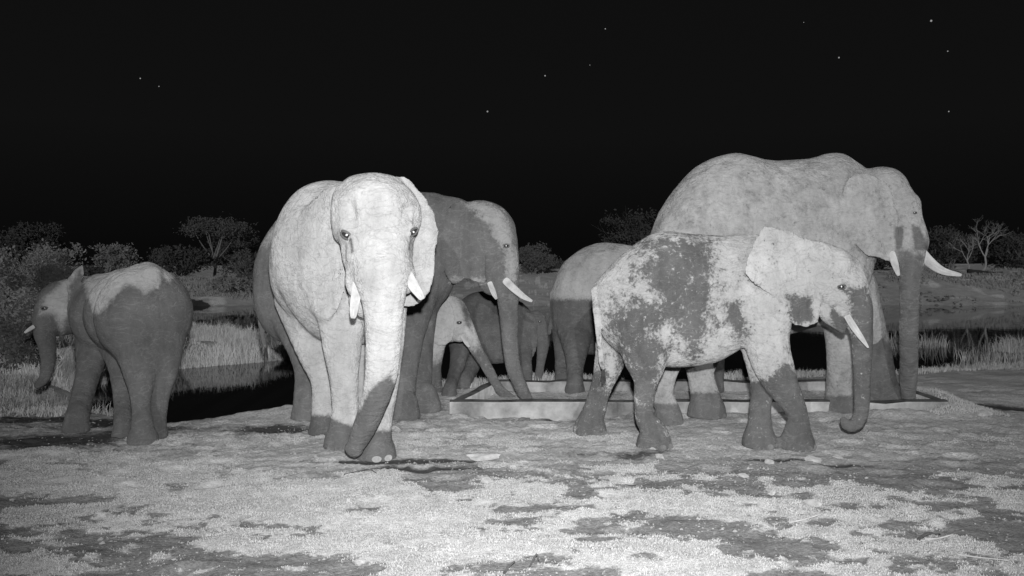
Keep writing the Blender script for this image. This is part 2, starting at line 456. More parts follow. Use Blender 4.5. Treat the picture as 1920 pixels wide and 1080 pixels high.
for q in range(150):                       # old footprints pressed into the soil
    fx_, fy_ = fr_.uniform(-6, 6.5), 4.6 + 5.0 * fr_.uniform(0, 1) ** 0.8
    rr_ = fr_.uniform(0.10, 0.19); dp = fr_.uniform(0.010, 0.026)
    i0, i1 = np.searchsorted(gx, (fx_ - .4, fx_ + .4)); j0, j1 = np.searchsorted(gy, (fy_ - .4, fy_ + .4))
    dd_ = np.hypot(GX[i0:i1, j0:j1] - fx_, (GY[i0:i1, j0:j1] - fy_) * 1.15) / rr_
    GZ[i0:i1, j0:j1] += np.where(GZ[i0:i1, j0:j1] > ZW + .15, -dp * (1 - sstep(0.7, 1.05, dd_)) + 0.4 * dp * np.exp(-((dd_ - 1.2) / 0.16) ** 2), 0)
ii = np.arange(nx_ * ny_).reshape(nx_, ny_)
quads = np.stack([ii[:-1, :-1], ii[1:, :-1], ii[1:, 1:], ii[:-1, 1:]], -1).reshape(-1, 4)

m, nt, bs = new_mat('waterhole_ground')
L = nt.links.new
tc = N(nt, 'ShaderNodeTexCoord')
ag = N(nt, 'ShaderNodeAttribute', attribute_name='grass'); aw = N(nt, 'ShaderNodeAttribute', attribute_name='wet')
n1 = N(nt, 'ShaderNodeTexNoise', Scale=22.0, Detail=8.0, Roughness=0.7)
mpx = N(nt, 'ShaderNodeMapping'); mpx.inputs['Scale'].default_value = (0.55, 1, 1)
L(tc.outputs['Object'], mpx.inputs['Vector']); L(mpx.outputs[0], n1.inputs['Vector'])
def madd(a, mul, add):
    n = N(nt, 'ShaderNodeMath', operation='MULTIPLY_ADD'); L(a, n.inputs[0]); n.inputs[1].default_value = mul
    if isinstance(add, (int, float)): n.inputs[2].default_value = add
    else: L(add, n.inputs[2])
    return n.outputs[0]
c1 = N(nt, 'ShaderNodeMath', operation='SUBTRACT'); L(n1.outputs[0], c1.inputs[0]); c1.inputs[1].default_value = 0.5
gsum = madd(c1.outputs[0], 1.3, ag.outputs['Fac'])
gst = N(nt, 'ShaderNodeMapRange', interpolation_type='SMOOTHSTEP'); L(gsum, gst.inputs[0]); gst.inputs['From Min'].default_value = -0.16; gst.inputs['From Max'].default_value = 0.2
wsum = madd(c1.outputs[0], 1.2, aw.outputs['Fac'])
wst = N(nt, 'ShaderNodeMapRange', interpolation_type='SMOOTHSTEP'); L(wsum, wst.inputs[0]); wst.inputs['From Min'].default_value = -0.15; wst.inputs['From Max'].default_value = 0.5
n2 = N(nt, 'ShaderNodeTexNoise', Scale=60.0, Detail=6.0, Roughness=0.75); L(mpx.outputs[0], n2.inputs['Vector'])
so = N(nt, 'ShaderNodeMapRange'); L(n2.outputs[0], so.inputs[0]); so.inputs['From Min'].default_value = 0.32; so.inputs['From Max'].default_value = 0.70; so.inputs['To Min'].default_value = 0.20; so.inputs['To Max'].default_value = 0.66
gr = N(nt, 'ShaderNodeMapRange'); L(n2.outputs[0], gr.inputs[0]); gr.inputs['From Min'].default_value = 0.3; gr.inputs['From Max'].default_value = 0.7; gr.inputs['To Min'].default_value = 0.36; gr.inputs['To Max'].default_value = 0.66
ad = N(nt, 'ShaderNodeAttribute', attribute_name='painted_depth_light')
sod = N(nt, 'ShaderNodeMath', operation='MULTIPLY'); L(so.outputs[0], sod.inputs[0]); L(ad.outputs['Fac'], sod.inputs[1]); so = sod
x1 = N(nt, 'ShaderNodeMix', data_type='FLOAT'); L(gst.outputs[0], x1.inputs[0]); L(so.outputs[0], x1.inputs[2]); L(gr.outputs[0], x1.inputs[3])
nb = N(nt, 'ShaderNodeTexNoise', Scale=2.4, Detail=9.0, Roughness=0.72); L(mpx.outputs[0], nb.inputs['Vector'])
nbr = N(nt, 'ShaderNodeMapRange'); L(nb.outputs[0], nbr.inputs[0]); nbr.inputs['From Min'].default_value = 0.3; nbr.inputs['From Max'].default_value = 0.7; nbr.inputs['To Min'].default_value = 0.68; nbr.inputs['To Max'].default_value = 1.22
xm = N(nt, 'ShaderNodeMath', operation='MULTIPLY'); L(x1.outputs[0], xm.inputs[0]); L(nbr.outputs[0], xm.inputs[1])
x2 = N(nt, 'ShaderNodeMix', data_type='FLOAT'); L(wst.outputs[0], x2.inputs[0]); L(xm.outputs[0], x2.inputs[2]); x2.inputs[3].default_value = 0.07
L(x2.outputs[0], bs.inputs['Base Color'])
bs.inputs['Roughness'].default_value = 0.95; bs.inputs['Specular IOR Level'].default_value = 0.1
n3 = N(nt, 'ShaderNodeTexNoise', Scale=45.0, Detail=8.0, Roughness=0.75); L(mpx.outputs[0], n3.inputs['Vector'])
bp = N(nt, 'ShaderNodeBump', Strength=0.8, Distance=0.035); L(n3.outputs[0], bp.inputs['Height']); L(bp.outputs[0], bs.inputs['Normal'])
M_GROUND = m
ground = mesh_obj('ground', np.stack([GX.ravel(), GY.ravel(), GZ.ravel()], 1), quads, M_GROUND)
tag(ground, 'trampled pale soil with patchy dry grass around the waterhole', kind='structure')
set_attr(ground, 'painted_depth_light', 0.54 + 0.54 * sstep(6.2, 8.0, PP[:, 1] + 0.8 * vnoise(PP, 0.6, 19)) + 0.35 * sstep(10.5, 13, PP[:, 1]) + 0.35 * sstep(40, 44, PP[:, 1]))  # light painted into the soil colour: paler with distance against lamp falloff
set_attr(ground, 'grass', gm); set_attr(ground, 'wet', wm)

# water
m, nt, bs = new_mat('pond_water')
bs.inputs['Base Color'].default_value = g(0.004); bs.inputs['Roughness'].default_value = 0.03
bs.inputs['IOR'].default_value = 1.33
tc = N(nt, 'ShaderNodeTexCoord'); mp = N(nt, 'ShaderNodeMapping'); mp.inputs['Scale'].default_value = (1.0, 0.45, 1)
n1 = N(nt, 'ShaderNodeTexNoise', Scale=2.2, Detail=3.0)
nt.links.new(tc.outputs['Object'], mp.inputs[0]); nt.links.new(mp.outputs[0], n1.inputs['Vector'])
bp = N(nt, 'ShaderNodeBump', Strength=0.10, Distance=0.02); nt.links.new(n1.outputs[0], bp.inputs['Height']); nt.links.new(bp.outputs[0], bs.inputs['Normal'])
M_WATER = m
wx = np.linspace(-40, 95, 28); wy = np.linspace(9.0, 47, 20)
A, B = np.meshgrid(wx, wy, indexing='ij'); jj = np.arange(A.size).reshape(A.shape)
pond = mesh_obj('pond_water', np.stack([A.ravel(), B.ravel(), np.full(A.size, ZW)], 1), np.stack([jj[:-1, :-1], jj[1:, :-1], jj[1:, 1:], jj[:-1, 1:]], -1).reshape(-1, 4), M_WATER)
tag(pond, 'still black water of the pond reflecting the night sky', kind='structure')

# ------------------------------------------------------------------ concrete drinking trough
RIM = 0.15
def troughpt(u, Y): return np.array([(u - 960) / F * Y, Y])
FL, FR, BR, BL = troughpt(843, 9.82), troughpt(1778, 9.82), troughpt(1662, 11.67), troughpt(925, 11.67)
tr = tag(empty('water_trough', (2.0, 10.7, 0)), 'long low concrete drinking trough between the elephants and the pond', 'trough')
def wall_piece(name, a, b, inward, th, z0, z1, mat):
    a = np.asarray(a); b = np.asarray(b); inward = np.asarray(inward)
    nseg = max(2, int(np.linalg.norm(b - a) / 0.25))
    mb = MB(); V = []
    for i in range(nseg + 1):
        p = a + (b - a) * i / nseg
        wob = 0.007 * math.sin(i * 2.1 + a[0]) + 0.006 * math.sin(i * 5.3) - (0.02 if (i * 7 + int(a[1] * 3)) % 11 == 0 else 0)
        ch = 0.012
        for (off, z) in [(0, z0), (0, z1 - ch + wob), (ch, z1 + wob), (th - ch, z1 + wob), (th, z1 - ch + wob), (th, z0)]:
            q = p + inward * off
            V.append((q[0], q[1], z))
    Fc = []
    for i in range(nseg):
        for k in range(6):
            k2 = (k + 1) % 6
            Fc.append((i * 6 + k, (i + 1) * 6 + k, (i + 1) * 6 + k2, i * 6 + k2))
    Fc.append((5, 4, 3, 2, 1, 0)); Fc.append(tuple(nseg * 6 + k for k in range(6)))
    mb.add(V, Fc)
    return mb.obj(name, mat, tr, smooth=False)
def inw(a, b, c):
    d = (b - a) / np.linalg.norm(b - a); n = np.array([-d[1], d[0]])
    return n if np.dot(n, c - a) > 0 else -n
cen = (FL + FR + BL + BR) / 4
TH = 0.11
wall_piece('front_wall', FL, FR, inw(FL, FR, cen), TH, -0.3, RIM - 0.012, M_CONC)
wall_piece('back_wall', BL, BR, inw(BL, BR, cen), TH, -0.3, RIM - 0.012, M_CONC)
nL = inw(FL, BL, cen); nR = inw(FR, BR, cen)
dy = np.array([0, TH + 0.002])
dL = (BL - FL) / np.linalg.norm(BL - FL); dR = (BR - FR) / np.linalg.norm(BR - FR)
wall_piece('end_wall', FL + dL * (TH / dL[1] + 0.003), BL - dL * (TH / dL[1] + 0.003), nL, TH, -0.3, RIM - 0.013, M_CONC)
wall_piece('end_wall', FR + dR * (TH / dR[1] + 0.003), BR - dR * (TH / dR[1] + 0.003), nR, TH, -0.3, RIM - 0.013, M_CONC)
wall_piece('rim', FL + (0, 0.004), FR + (0, 0.004), inw(FL, FR, cen), TH - 0.006, RIM - 0.010, RIM + 0.008, M_CONC_WET)
wall_piece('rim', BL - (0, 0.004), BR - (0, 0.004), inw(BL, BR, cen), TH - 0.006, RIM - 0.010, RIM + 0.008, M_CONC_WET)
wall_piece('rim', FL + dL * (TH / dL[1] + 0.006) + nL * 0.004, BL - dL * (TH / dL[1] + 0.006) + nL * 0.004, nL, TH - 0.006, RIM - 0.011, RIM + 0.006, M_CONC_WET)
wall_piece('rim', FR + dR * (TH / dR[1] + 0.006) + nR * 0.004, BR - dR * (TH / dR[1] + 0.006) + nR * 0.004, nR, TH - 0.006, RIM - 0.011, RIM + 0.006, M_CONC_WET)
def inset(t): 
    return [FL + nL * t + (0, t), FR + nR * t + (0, t), BR + nR * t - (0, t), BL + nL * t - (0, t)]
wq = inset(0.06)
mesh_obj('water', [(p[0], p[1], -0.03) for p in wq], [(0, 1, 2, 3)], M_WATER, tr, False)

# ------------------------------------------------------------------ elephants (implicit surfaces -> one mesh)
class Body:
    def __init__(s, h=0.022):
        s.h = h; s.pr = []
    # every primitive: (lo, hi, func(X,Y,Z)->d, k)
    def tube(s, pts, k=0.05, cut=None, n=4):
        """pts: (u,v,Y,r_px)"""
        Q = []
        for (u, v, Y, r) in pts:
            x, y, z = W(u, v, Y); Q.append((x, y, z, r * Y / F))
        Q = crom(Q, n)
        R = Q[:, 3].max()
        lo = Q[:, :3].min(0) - R - k - 3 * s.h; hi = Q[:, :3].max(0) + R + k + 3 * s.h
        mg = k + 3 * s.h
        def fn(xs, ys, zs):
            D = np.full((len(xs), len(ys), len(zs)), 9.0, np.float32)
            for i in range(len(Q) - 1):
                a, b = Q[i], Q[i + 1]
                r = max(a[3], b[3]) + mg
                l = np.minimum(a[:3], b[:3]) - r; h = np.maximum(a[:3], b[:3]) + r
                sl = [slice(np.searchsorted(c, l[j]), np.searchsorted(c, h[j])) for j, c in enumerate((xs, ys, zs))]
                x = xs[sl[0]][:, None, None]; y = ys[sl[1]][None, :, None]; z = zs[sl[2]][None, None, :]
                e = b[:3] - a[:3]; ee = float(e @ e) + 1e-12
                px, py, pz = x - a[0], y - a[1], z - a[2]
                t = np.clip((px * e[0] + py * e[1] + pz * e[2]) / ee, 0, 1)
                d = np.sqrt((px - e[0] * t) ** 2 + (py - e[1] * t) ** 2 + (pz - e[2] * t) ** 2) - (a[3] + (b[3] - a[3]) * t)
                v = D[sl[0], sl[1], sl[2]]
                np.minimum(v, d, out=v)
            if cut is not None:
                D = np.maximum(D, (cut - zs)[None, None, :])
            return D
        s.pr.append((lo, hi, fn, k))
    def ball(s, u, v, Y, ru, rv, ry, k=0.08, yaw=0.0, roll=0.0):
        """ellipsoid: radii ru, rv in px, ry in metres; yaw about the vertical, roll in the picture plane"""
        c = np.array(W(u, v, Y)); r = np.array([ru * Y / F, ry, rv * Y / F])
        R = r.max() + k + 3 * s.h
        cy, sy = math.cos(yaw), math.sin(yaw); cr, sr = math.cos(roll), math.sin(roll)
        def fn(xs, ys, zs):
            x = (xs - c[0])[:, None, None]; y = (ys - c[1])[None, :, None]; z = (zs - c[2])[None, None, :]
            a = x * cr + z * sr; z2 = -x * sr + z * cr
            a, b = a * cy + y * sy, -a * sy + y * cy
            q = np.sqrt((a / r[0]) ** 2 + (b / r[1]) ** 2 + (z2 / r[2]) ** 2)
            q2 = np.sqrt((a / r[0] ** 2) ** 2 + (b / r[1] ** 2) ** 2 + (z2 / r[2] ** 2) ** 2) + 1e-6
            return q * (q - 1) / q2
        s.pr.append((c - R, c + R, fn, k))
    def loft(s, st, k=0.08, n=2.25):
        """torso along x: stations (u, vtop, vbot, Y, halfwidth_m)"""
        A = []
        for (u, vt, vb, Y, w) in st:
            x = (u - 960) / F * Y; A.append((x, Y, CAMZ - (vt - HZ) / F * Y, CAMZ - (vb - HZ) / F * Y, w))
        A = crom(A, 6); A[:, 0] = np.maximum.accumulate(A[:, 0])
        lo = np.array([A[0, 0], (A[:, 1] - A[:, 4]).min(), A[:, 3].min()]) - k - 0.1
        hi = np.array([A[-1, 0], (A[:, 1] + A[:, 4]).max(), A[:, 2].max()]) + k + 0.1
        def fn(xs, ys, zs):
            I = [np.interp(xs, A[:, 0], A[:, j])[:, None, None] for j in range(1, 5)]
            yc, zt, zb, w = I
            zc = (zt + zb) / 2; hh = np.maximum((zt - zb) / 2, 0.01); w = np.maximum(w, 0.01)
            z = np.abs(zs[None, None, :] - zc) / hh; y = np.abs(ys[None, :, None] - yc) / w
            q = (z ** n + y ** n + 1e-9) ** (1 / n)
            d = (q - 1) * np.minimum(hh, w)
            ex = np.maximum(xs - A[-1, 0], A[0, 0] - xs)[:, None, None]
            return np.maximum(d, ex)
        s.pr.append((lo, hi, fn, k))
    def ear(s, poly, Yc, du=0.0, dv=0.0, u0=None, v0=None, th=0.024, k=0.03, bow=0.0, wav=0.0):
        """sheet: outline in px, depth Yc + du*(u-u0) + dv*(v-v0) + bow*r^2"""
        poly = crom(np.array(list(poly) + [poly[0]], float), 7)[:-1]
        pc_ = poly.mean(0); dv_ = poly - pc_; ln_ = np.linalg.norm(dv_, axis=1)[:, None]
        poly = pc_ + dv_ * (1 + (2.2 * vnoise(poly, 0.09, 7) + 1.4 * vnoise(poly, 0.25, 8))[:, None] / ln_)
        u0 = poly[:, 0].mean() if u0 is None else u0; v0 = poly[:, 1].mean() if v0 is None else v0
        def dep(u, v):
            return Yc + du * (u - u0) + dv * (v - v0) + bow * (((u - u0) / 50) ** 2 + ((v - v0) / 50) ** 2) + wav * np.sin((u - u0) * 0.11 + (v - v0) * 0.07)
        ys = dep(poly[:, 0], poly[:, 1]); y0, y1 = ys.min() - 0.12, ys.max() + 0.12
        pts = np.array([W(a, b, y) for (a, b) in poly for y in (y0, y1)])
        def fn(xs, yy, zs):
            x = xs[:, None, None]; y = yy[None, :, None]; z = zs[None, None, :]
            u = 960 + F * x / y + 0 * z; v = HZ + F * (CAMZ - z) / y + 0 * x
            sd = poly_sd(u, v, poly) * Yc / F
            t = th * (0.82 + 0.3 * np.clip(-sd / 0.15, 0, 1))
            w = np.abs(y - dep(u, v)) - t
            return np.where((sd > 0) & (w > 0), np.sqrt(np.maximum(sd, 0) ** 2 + np.maximum(w, 0) ** 2), np.maximum(sd, w))
        s.pr.append((pts.min(0) - 0.1, pts.max(0) + 0.1, fn, k))
    def carve(s, u, v, Y, ru, rv, ry, k=0.06):
        c = np.array(W(u, v, Y)); r = np.array([ru * Y / F, ry, rv * Y / F]); R = r.max() + k + 3 * s.h
        def fn(xs, ys, zs):
            x = (xs - c[0])[:, None, None]; y = (ys - c[1])[None, :, None]; z = (zs - c[2])[None, None, :]
            q = np.sqrt((x / r[0]) ** 2 + (y / r[1]) ** 2 + (z / r[2]) ** 2)
            q2 = np.sqrt((x / r[0] ** 2) ** 2 + (y / r[1] ** 2) ** 2 + (z / r[2] ** 2) ** 2) + 1e-6
            return q * (q - 1) / q2
        s.pr.append((c - R, c + R, fn, -k))
    def mesh(s, seed=0, lump=0.010):
        h = s.h
        lo = np.min([p[0] for p in s.pr], 0); hi = np.max([p[1] for p in s.pr], 0)
        ax = [np.arange(lo[j], hi[j] + h, h) for j in range(3)]
        D = np.full([len(a) for a in ax], 1.0, np.float32)
        for (l, hh, fn, k) in s.pr:
            sl = [slice(max(0, np.searchsorted(ax[j], l[j])), np.searchsorted(ax[j], hh[j])) for j in range(3)]
            d = fn(ax[0][sl[0]], ax[1][sl[1]], ax[2][sl[2]]).astype(np.float32)
            v = D[sl[0], sl[1], sl[2]]
            if k < 0:                      # smooth subtraction
                hm = np.clip(0.5 + 0.5 * (-d - v) / -k, 0, 1)
                v[...] = v + (-d - v) * hm + -k * hm * (1 - hm)
                continue
            hmix = np.clip(0.5 + 0.5 * (v - d) / k, 0, 1)
            v[...] = v + (d - v) * hmix - k * hmix * (1 - hmix)
        V, Q = surface_nets(D, lo, h)
        V = relax(V, Q, 2)
        V = V + 0
        # low soft lumps of muscle and loose skin
        nrm = vnormals(V, Q)
        V = V + nrm * (lump * (fbm(V, 4.0, 61 + seed, 2) * 0.7 + 0.35 * vnoise(V * np.array([1, 1, 1.6]), 11.0, 71 + seed)))[:, None]
        return V, Q

def surface_nets(D, lo, h):
    S = D < 0
    c = np.zeros([n - 1 for n in D.shape], np.int8)
    for a in (0, 1):
        for b in (0, 1):
            for d in (0, 1):
                c += S[a:a + c.shape[0], b:b + c.shape[1], d:d + c.shape[2]]
    act = (c > 0) & (c < 8)
    I = np.argwhere(act)
    idx = np.full(act.shape, -1, np.int64); idx[act] = np.arange(len(I))
    corners = [(a, b, d) for a in (0, 1) for b in (0, 1) for d in (0, 1)]
    val = {q: D[I[:, 0] + q[0], I[:, 1] + q[1], I[:, 2] + q[2]] for q in corners}
    acc = np.zeros((len(I), 3)); cnt = np.zeros(len(I))
    for q in corners:
        for ax in range(3):
            if q[ax] == 0:
                r = list(q); r[ax] = 1; r = tuple(r)
                a, b = val[q], val[r]
                mm = (a < 0) != (b < 0)
                t = np.where(mm, a / np.where(mm, a - b, 1), 0)
                p = np.zeros((len(I), 3)); p[:] = q; p[:, ax] = t
                acc += p * mm[:, None]; cnt += mm
    V = (I + acc / np.maximum(cnt, 1)[:, None]) * h + lo
    quads = []
    for ax in range(3):
        sl0 = [slice(None)] * 3; sl1 = [slice(None)] * 3
        sl0[ax] = slice(0, -1); sl1[ax] = slice(1, None)
        A, B = S[tuple(sl0)], S[tuple(sl1)]
        E = np.argwhere(A != B)
        o = [(ax + 1) % 3, (ax + 2) % 3]
        ok = (E[:, o[0]] > 0) & (E[:, o[1]] > 0) & (E[:, o[0]] < act.shape[o[0]]) & (E[:, o[1]] < act.shape[o[1]])
        E = E[ok]
        fl = A[E[:, 0], E[:, 1], E[:, 2]]
        q = []
        for (da, db) in ((-1, -1), (0, -1), (0, 0), (-1, 0)):
            e = E.copy(); e[:, o[0]] += da; e[:, o[1]] += db
            q.append(idx[e[:, 0], e[:, 1], e[:, 2]])
        q = np.stack(q, 1)
        q[~fl] = q[~fl][:, ::-1]
        quads.append(q)
    return V, np.concatenate(quads)

def relax(V, Q, it):
    n = len(V)
    E = np.concatenate([Q[:, [0, 1]], Q[:, [1, 2]], Q[:, [2, 3]], Q[:, [3, 0]]])
    for s in range(it):
        for lam in (0.5, -0.35):
            S = np.zeros((n, 3))
            for j in range(3):
                S[:, j] = np.bincount(E[:, 0], V[E[:, 1], j], n) + np.bincount(E[:, 1], V[E[:, 0], j], n)
            c = np.bincount(E[:, 0], minlength=n) + np.bincount(E[:, 1], minlength=n)
            V = V + lam * (S / np.maximum(c, 1)[:, None] - V)
    return V

def vnormals(V, Q):
    fn = np.cross(V[Q[:, 2]] - V[Q[:, 0]], V[Q[:, 3]] - V[Q[:, 1]])
    n = np.zeros_like(V)
    for k in range(4):
        for j in range(3):
            n[:, j] += np.bincount(Q[:, k], fn[:, j], len(V))
    return n / (np.linalg.norm(n, axis=1)[:, None] + 1e-12)

def uvpx(V):
    return 960 + F * V[:, 0] / V[:, 1], HZ + F * (CAMZ - V[:, 2]) / V[:, 1]

def pw(u, v, poly, soft=22):
    """positive inside a stain outline"""
    return np.clip(-poly_sd(u, v, poly) / soft, -1.2, 1.2)

def leg(b, hipY, nodes, foot, k=0.07):
    """nodes (u,v,r) from the hip down; foot (u, v_bottom, r)"""
    Yf = foot_y(foot[0], foot[1])
    xf = (foot[0] - 960) / F * Yf
    zf = tz(xf, Yf)
    vt, vb = nodes[0][1], foot[1]
    pts = []
    for (u, v, r) in nodes:
        t = (v - vt) / (vb - vt); t = t ** 0.8
        pts.append((u, v, hipY + (Yf - hipY) * t, r))
    s = foot[2]
    pts = [p for p in pts if p[1] < vb - 1.45 * s]
    pr_ = pts[-1][3]
    pts.append((foot[0] * 0.75 + pts[-1][0] * 0.25, vb - 1.0 * s, Yf, pr_ * 0.55 + s * 0.38))
    pts.append((foot[0], vb - 0.5 * s, Yf, pr_ * 0.2 + s * 0.74))
    pts.append((foot[0], vb - 0.12 * s, Yf, s * 1.0))
    b.tube(pts, k, cut=zf - 0.012)
    return (xf, Yf, zf, s * Yf / F)

def sphere_mesh(c, r, n=10, m=7, R=None):
    mb = MB(); V = []; Fc = []
    c = np.asarray(c, float); r = np.asarray(r if np.ndim(r) else (r, r, r), float)
    for i in range(m + 1):
        th = math.pi * i / m
        for k in range(n):
            ph = 2 * math.pi * k / n
            p = np.array([math.sin(th) * math.cos(ph), math.sin(th) * math.sin(ph), math.cos(th)]) * r
            if R is not None: p = R @ p
            V.append(c + p)
    for i in range(m):
        for k in range(n):
            Fc.append((i * n + k, (i + 1) * n + k, (i + 1) * n + (k + 1) % n, i * n + (k + 1) % n))
    mb.add(V, Fc); return mb

def finish(b, base_uvY, label, mat, wet, seed, ring=None, eyes=(), tusks=(), nails=(), tuft=None, group='elephants drinking at the waterhole', lump=0.010):
    V, Q = b.mesh(seed, lump)
    u, v = uvpx(V)
    root = tag(empty('elephant', base_uvY), label, 'elephant', group)
    o = mesh_obj('body', V, Q.astype(np.int32), mat, root)
    set_attr(o, 'wet', wet(u, v, V))
    rg_ = np.clip(pw(u, v, ring, 20), 0, 1) if ring is not None else np.zeros(len(V))
    set_attr(o, 'ring', np.maximum(rg_, 0.45 * (1 - sstep(0.55, 0.95, V[:, 2]))))
    for ee in eyes:
        eu, ev, r = ee[:3]; rl = math.radians(ee[3]) if len(ee) > 3 else 0.0
        RR = np.array([[math.cos(rl), 0, -math.sin(rl)], [0, 1, 0], [math.sin(rl), 0, math.cos(rl)]])
        mm = (np.abs(u - eu) < 5) & (np.abs(v - ev) < 5)
        y = V[mm, 1].min() if mm.any() else 8
        c = np.array(W(eu, ev, y))
        ec = c + (0, r * 0.62, 0)
        eo = sphere_mesh(ec, (r * 1.3, r, r * 0.85), 14, 10, RR).obj('eye', M_EYE, root)
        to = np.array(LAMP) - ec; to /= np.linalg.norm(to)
        sphere_mesh(ec + to * r * 0.70, r * 0.36, 10, 7).obj('painted_glint', M_SHINE, eo)  # white ball painting the lamp's glint in the eye
        for sg in (1, -1):
            mb = MB(); arc = []
            for k in range(9):
                a = math.pi * k / 8
                arc.append(ec + RR @ np.array([-math.cos(a) * r * 1.5, -r * (0.12 + 0.72 * math.sin(a)), sg * math.sin(a) * r * (0.72 if sg > 0 else 0.8) - 0.1 * r * math.cos(a)]))
            mb.tube(arc, [r * .1] + [r * (.34 if sg > 0 else .26)] * 7 + [r * .1], 7)
            lo_ = mb.obj('eyelid', mat, root)
            set_attr(lo_, 'wet', np.full(len(lo_.data.vertices), 1.0)); set_attr(lo_, 'ring', np.zeros(len(lo_.data.vertices)))
    for pts in tusks:
        Qs = []
        for (a, bb, Y, r) in pts:
            x, y, z = W(a, bb, Y); Qs.append((x, y, z, r * Y / F))
        Qs = crom(Qs, 6)
        mb = MB(); mb.tube(Qs[:, :3], list(Qs[:-1, 3]) + [Qs[-1, 3] * 0.75], 12)
        mb.obj('tusk', M_IVORY, root)
    for (fx, fy, fz, fr, angs, mt) in nails:
        for a in angs:
            a = math.radians(a)
            d = np.array([math.sin(a), -math.cos(a), 0])
            R = np.array([[math.cos(a), math.sin(a) * -1, 0], [math.sin(a), math.cos(a), 0], [0, 0, 1]])
            R = np.array([[math.cos(a), -d[0], 0], [math.sin(a), -d[1], 0], [0, 0, 1]])
            sphere_mesh(np.array([fx, fy, fz + 0.020]) + d * fr * 0.965, (fr * 0.24, fr * 0.07, 0.030), 10, 7, R).obj('toenail', mt, root)
    if tuft:
        x, y, z = W(*tuft[:3]); mb = MB()
        rr = random.Random(seed)
        for i in range(26):
            a = rr.uniform(0, 6.28); s_ = rr.uniform(0.2, 1) * 0.03
            mb.tube([(x + s_ * .4 * math.cos(a), y + s_ * .4 * math.sin(a), z + 0.05), (x + s_ * math.cos(a), y + s_ * math.sin(a), z - 0.06), (x + s_ * 1.3 * math.cos(a), y + s_ * 1.3 * math.sin(a), z - tuft[3] * rr.uniform(.6, 1))], [0.005, 0.004, 0.001], 3)
        mb.obj('tail_tuft', M_TUFT, root)
    return root

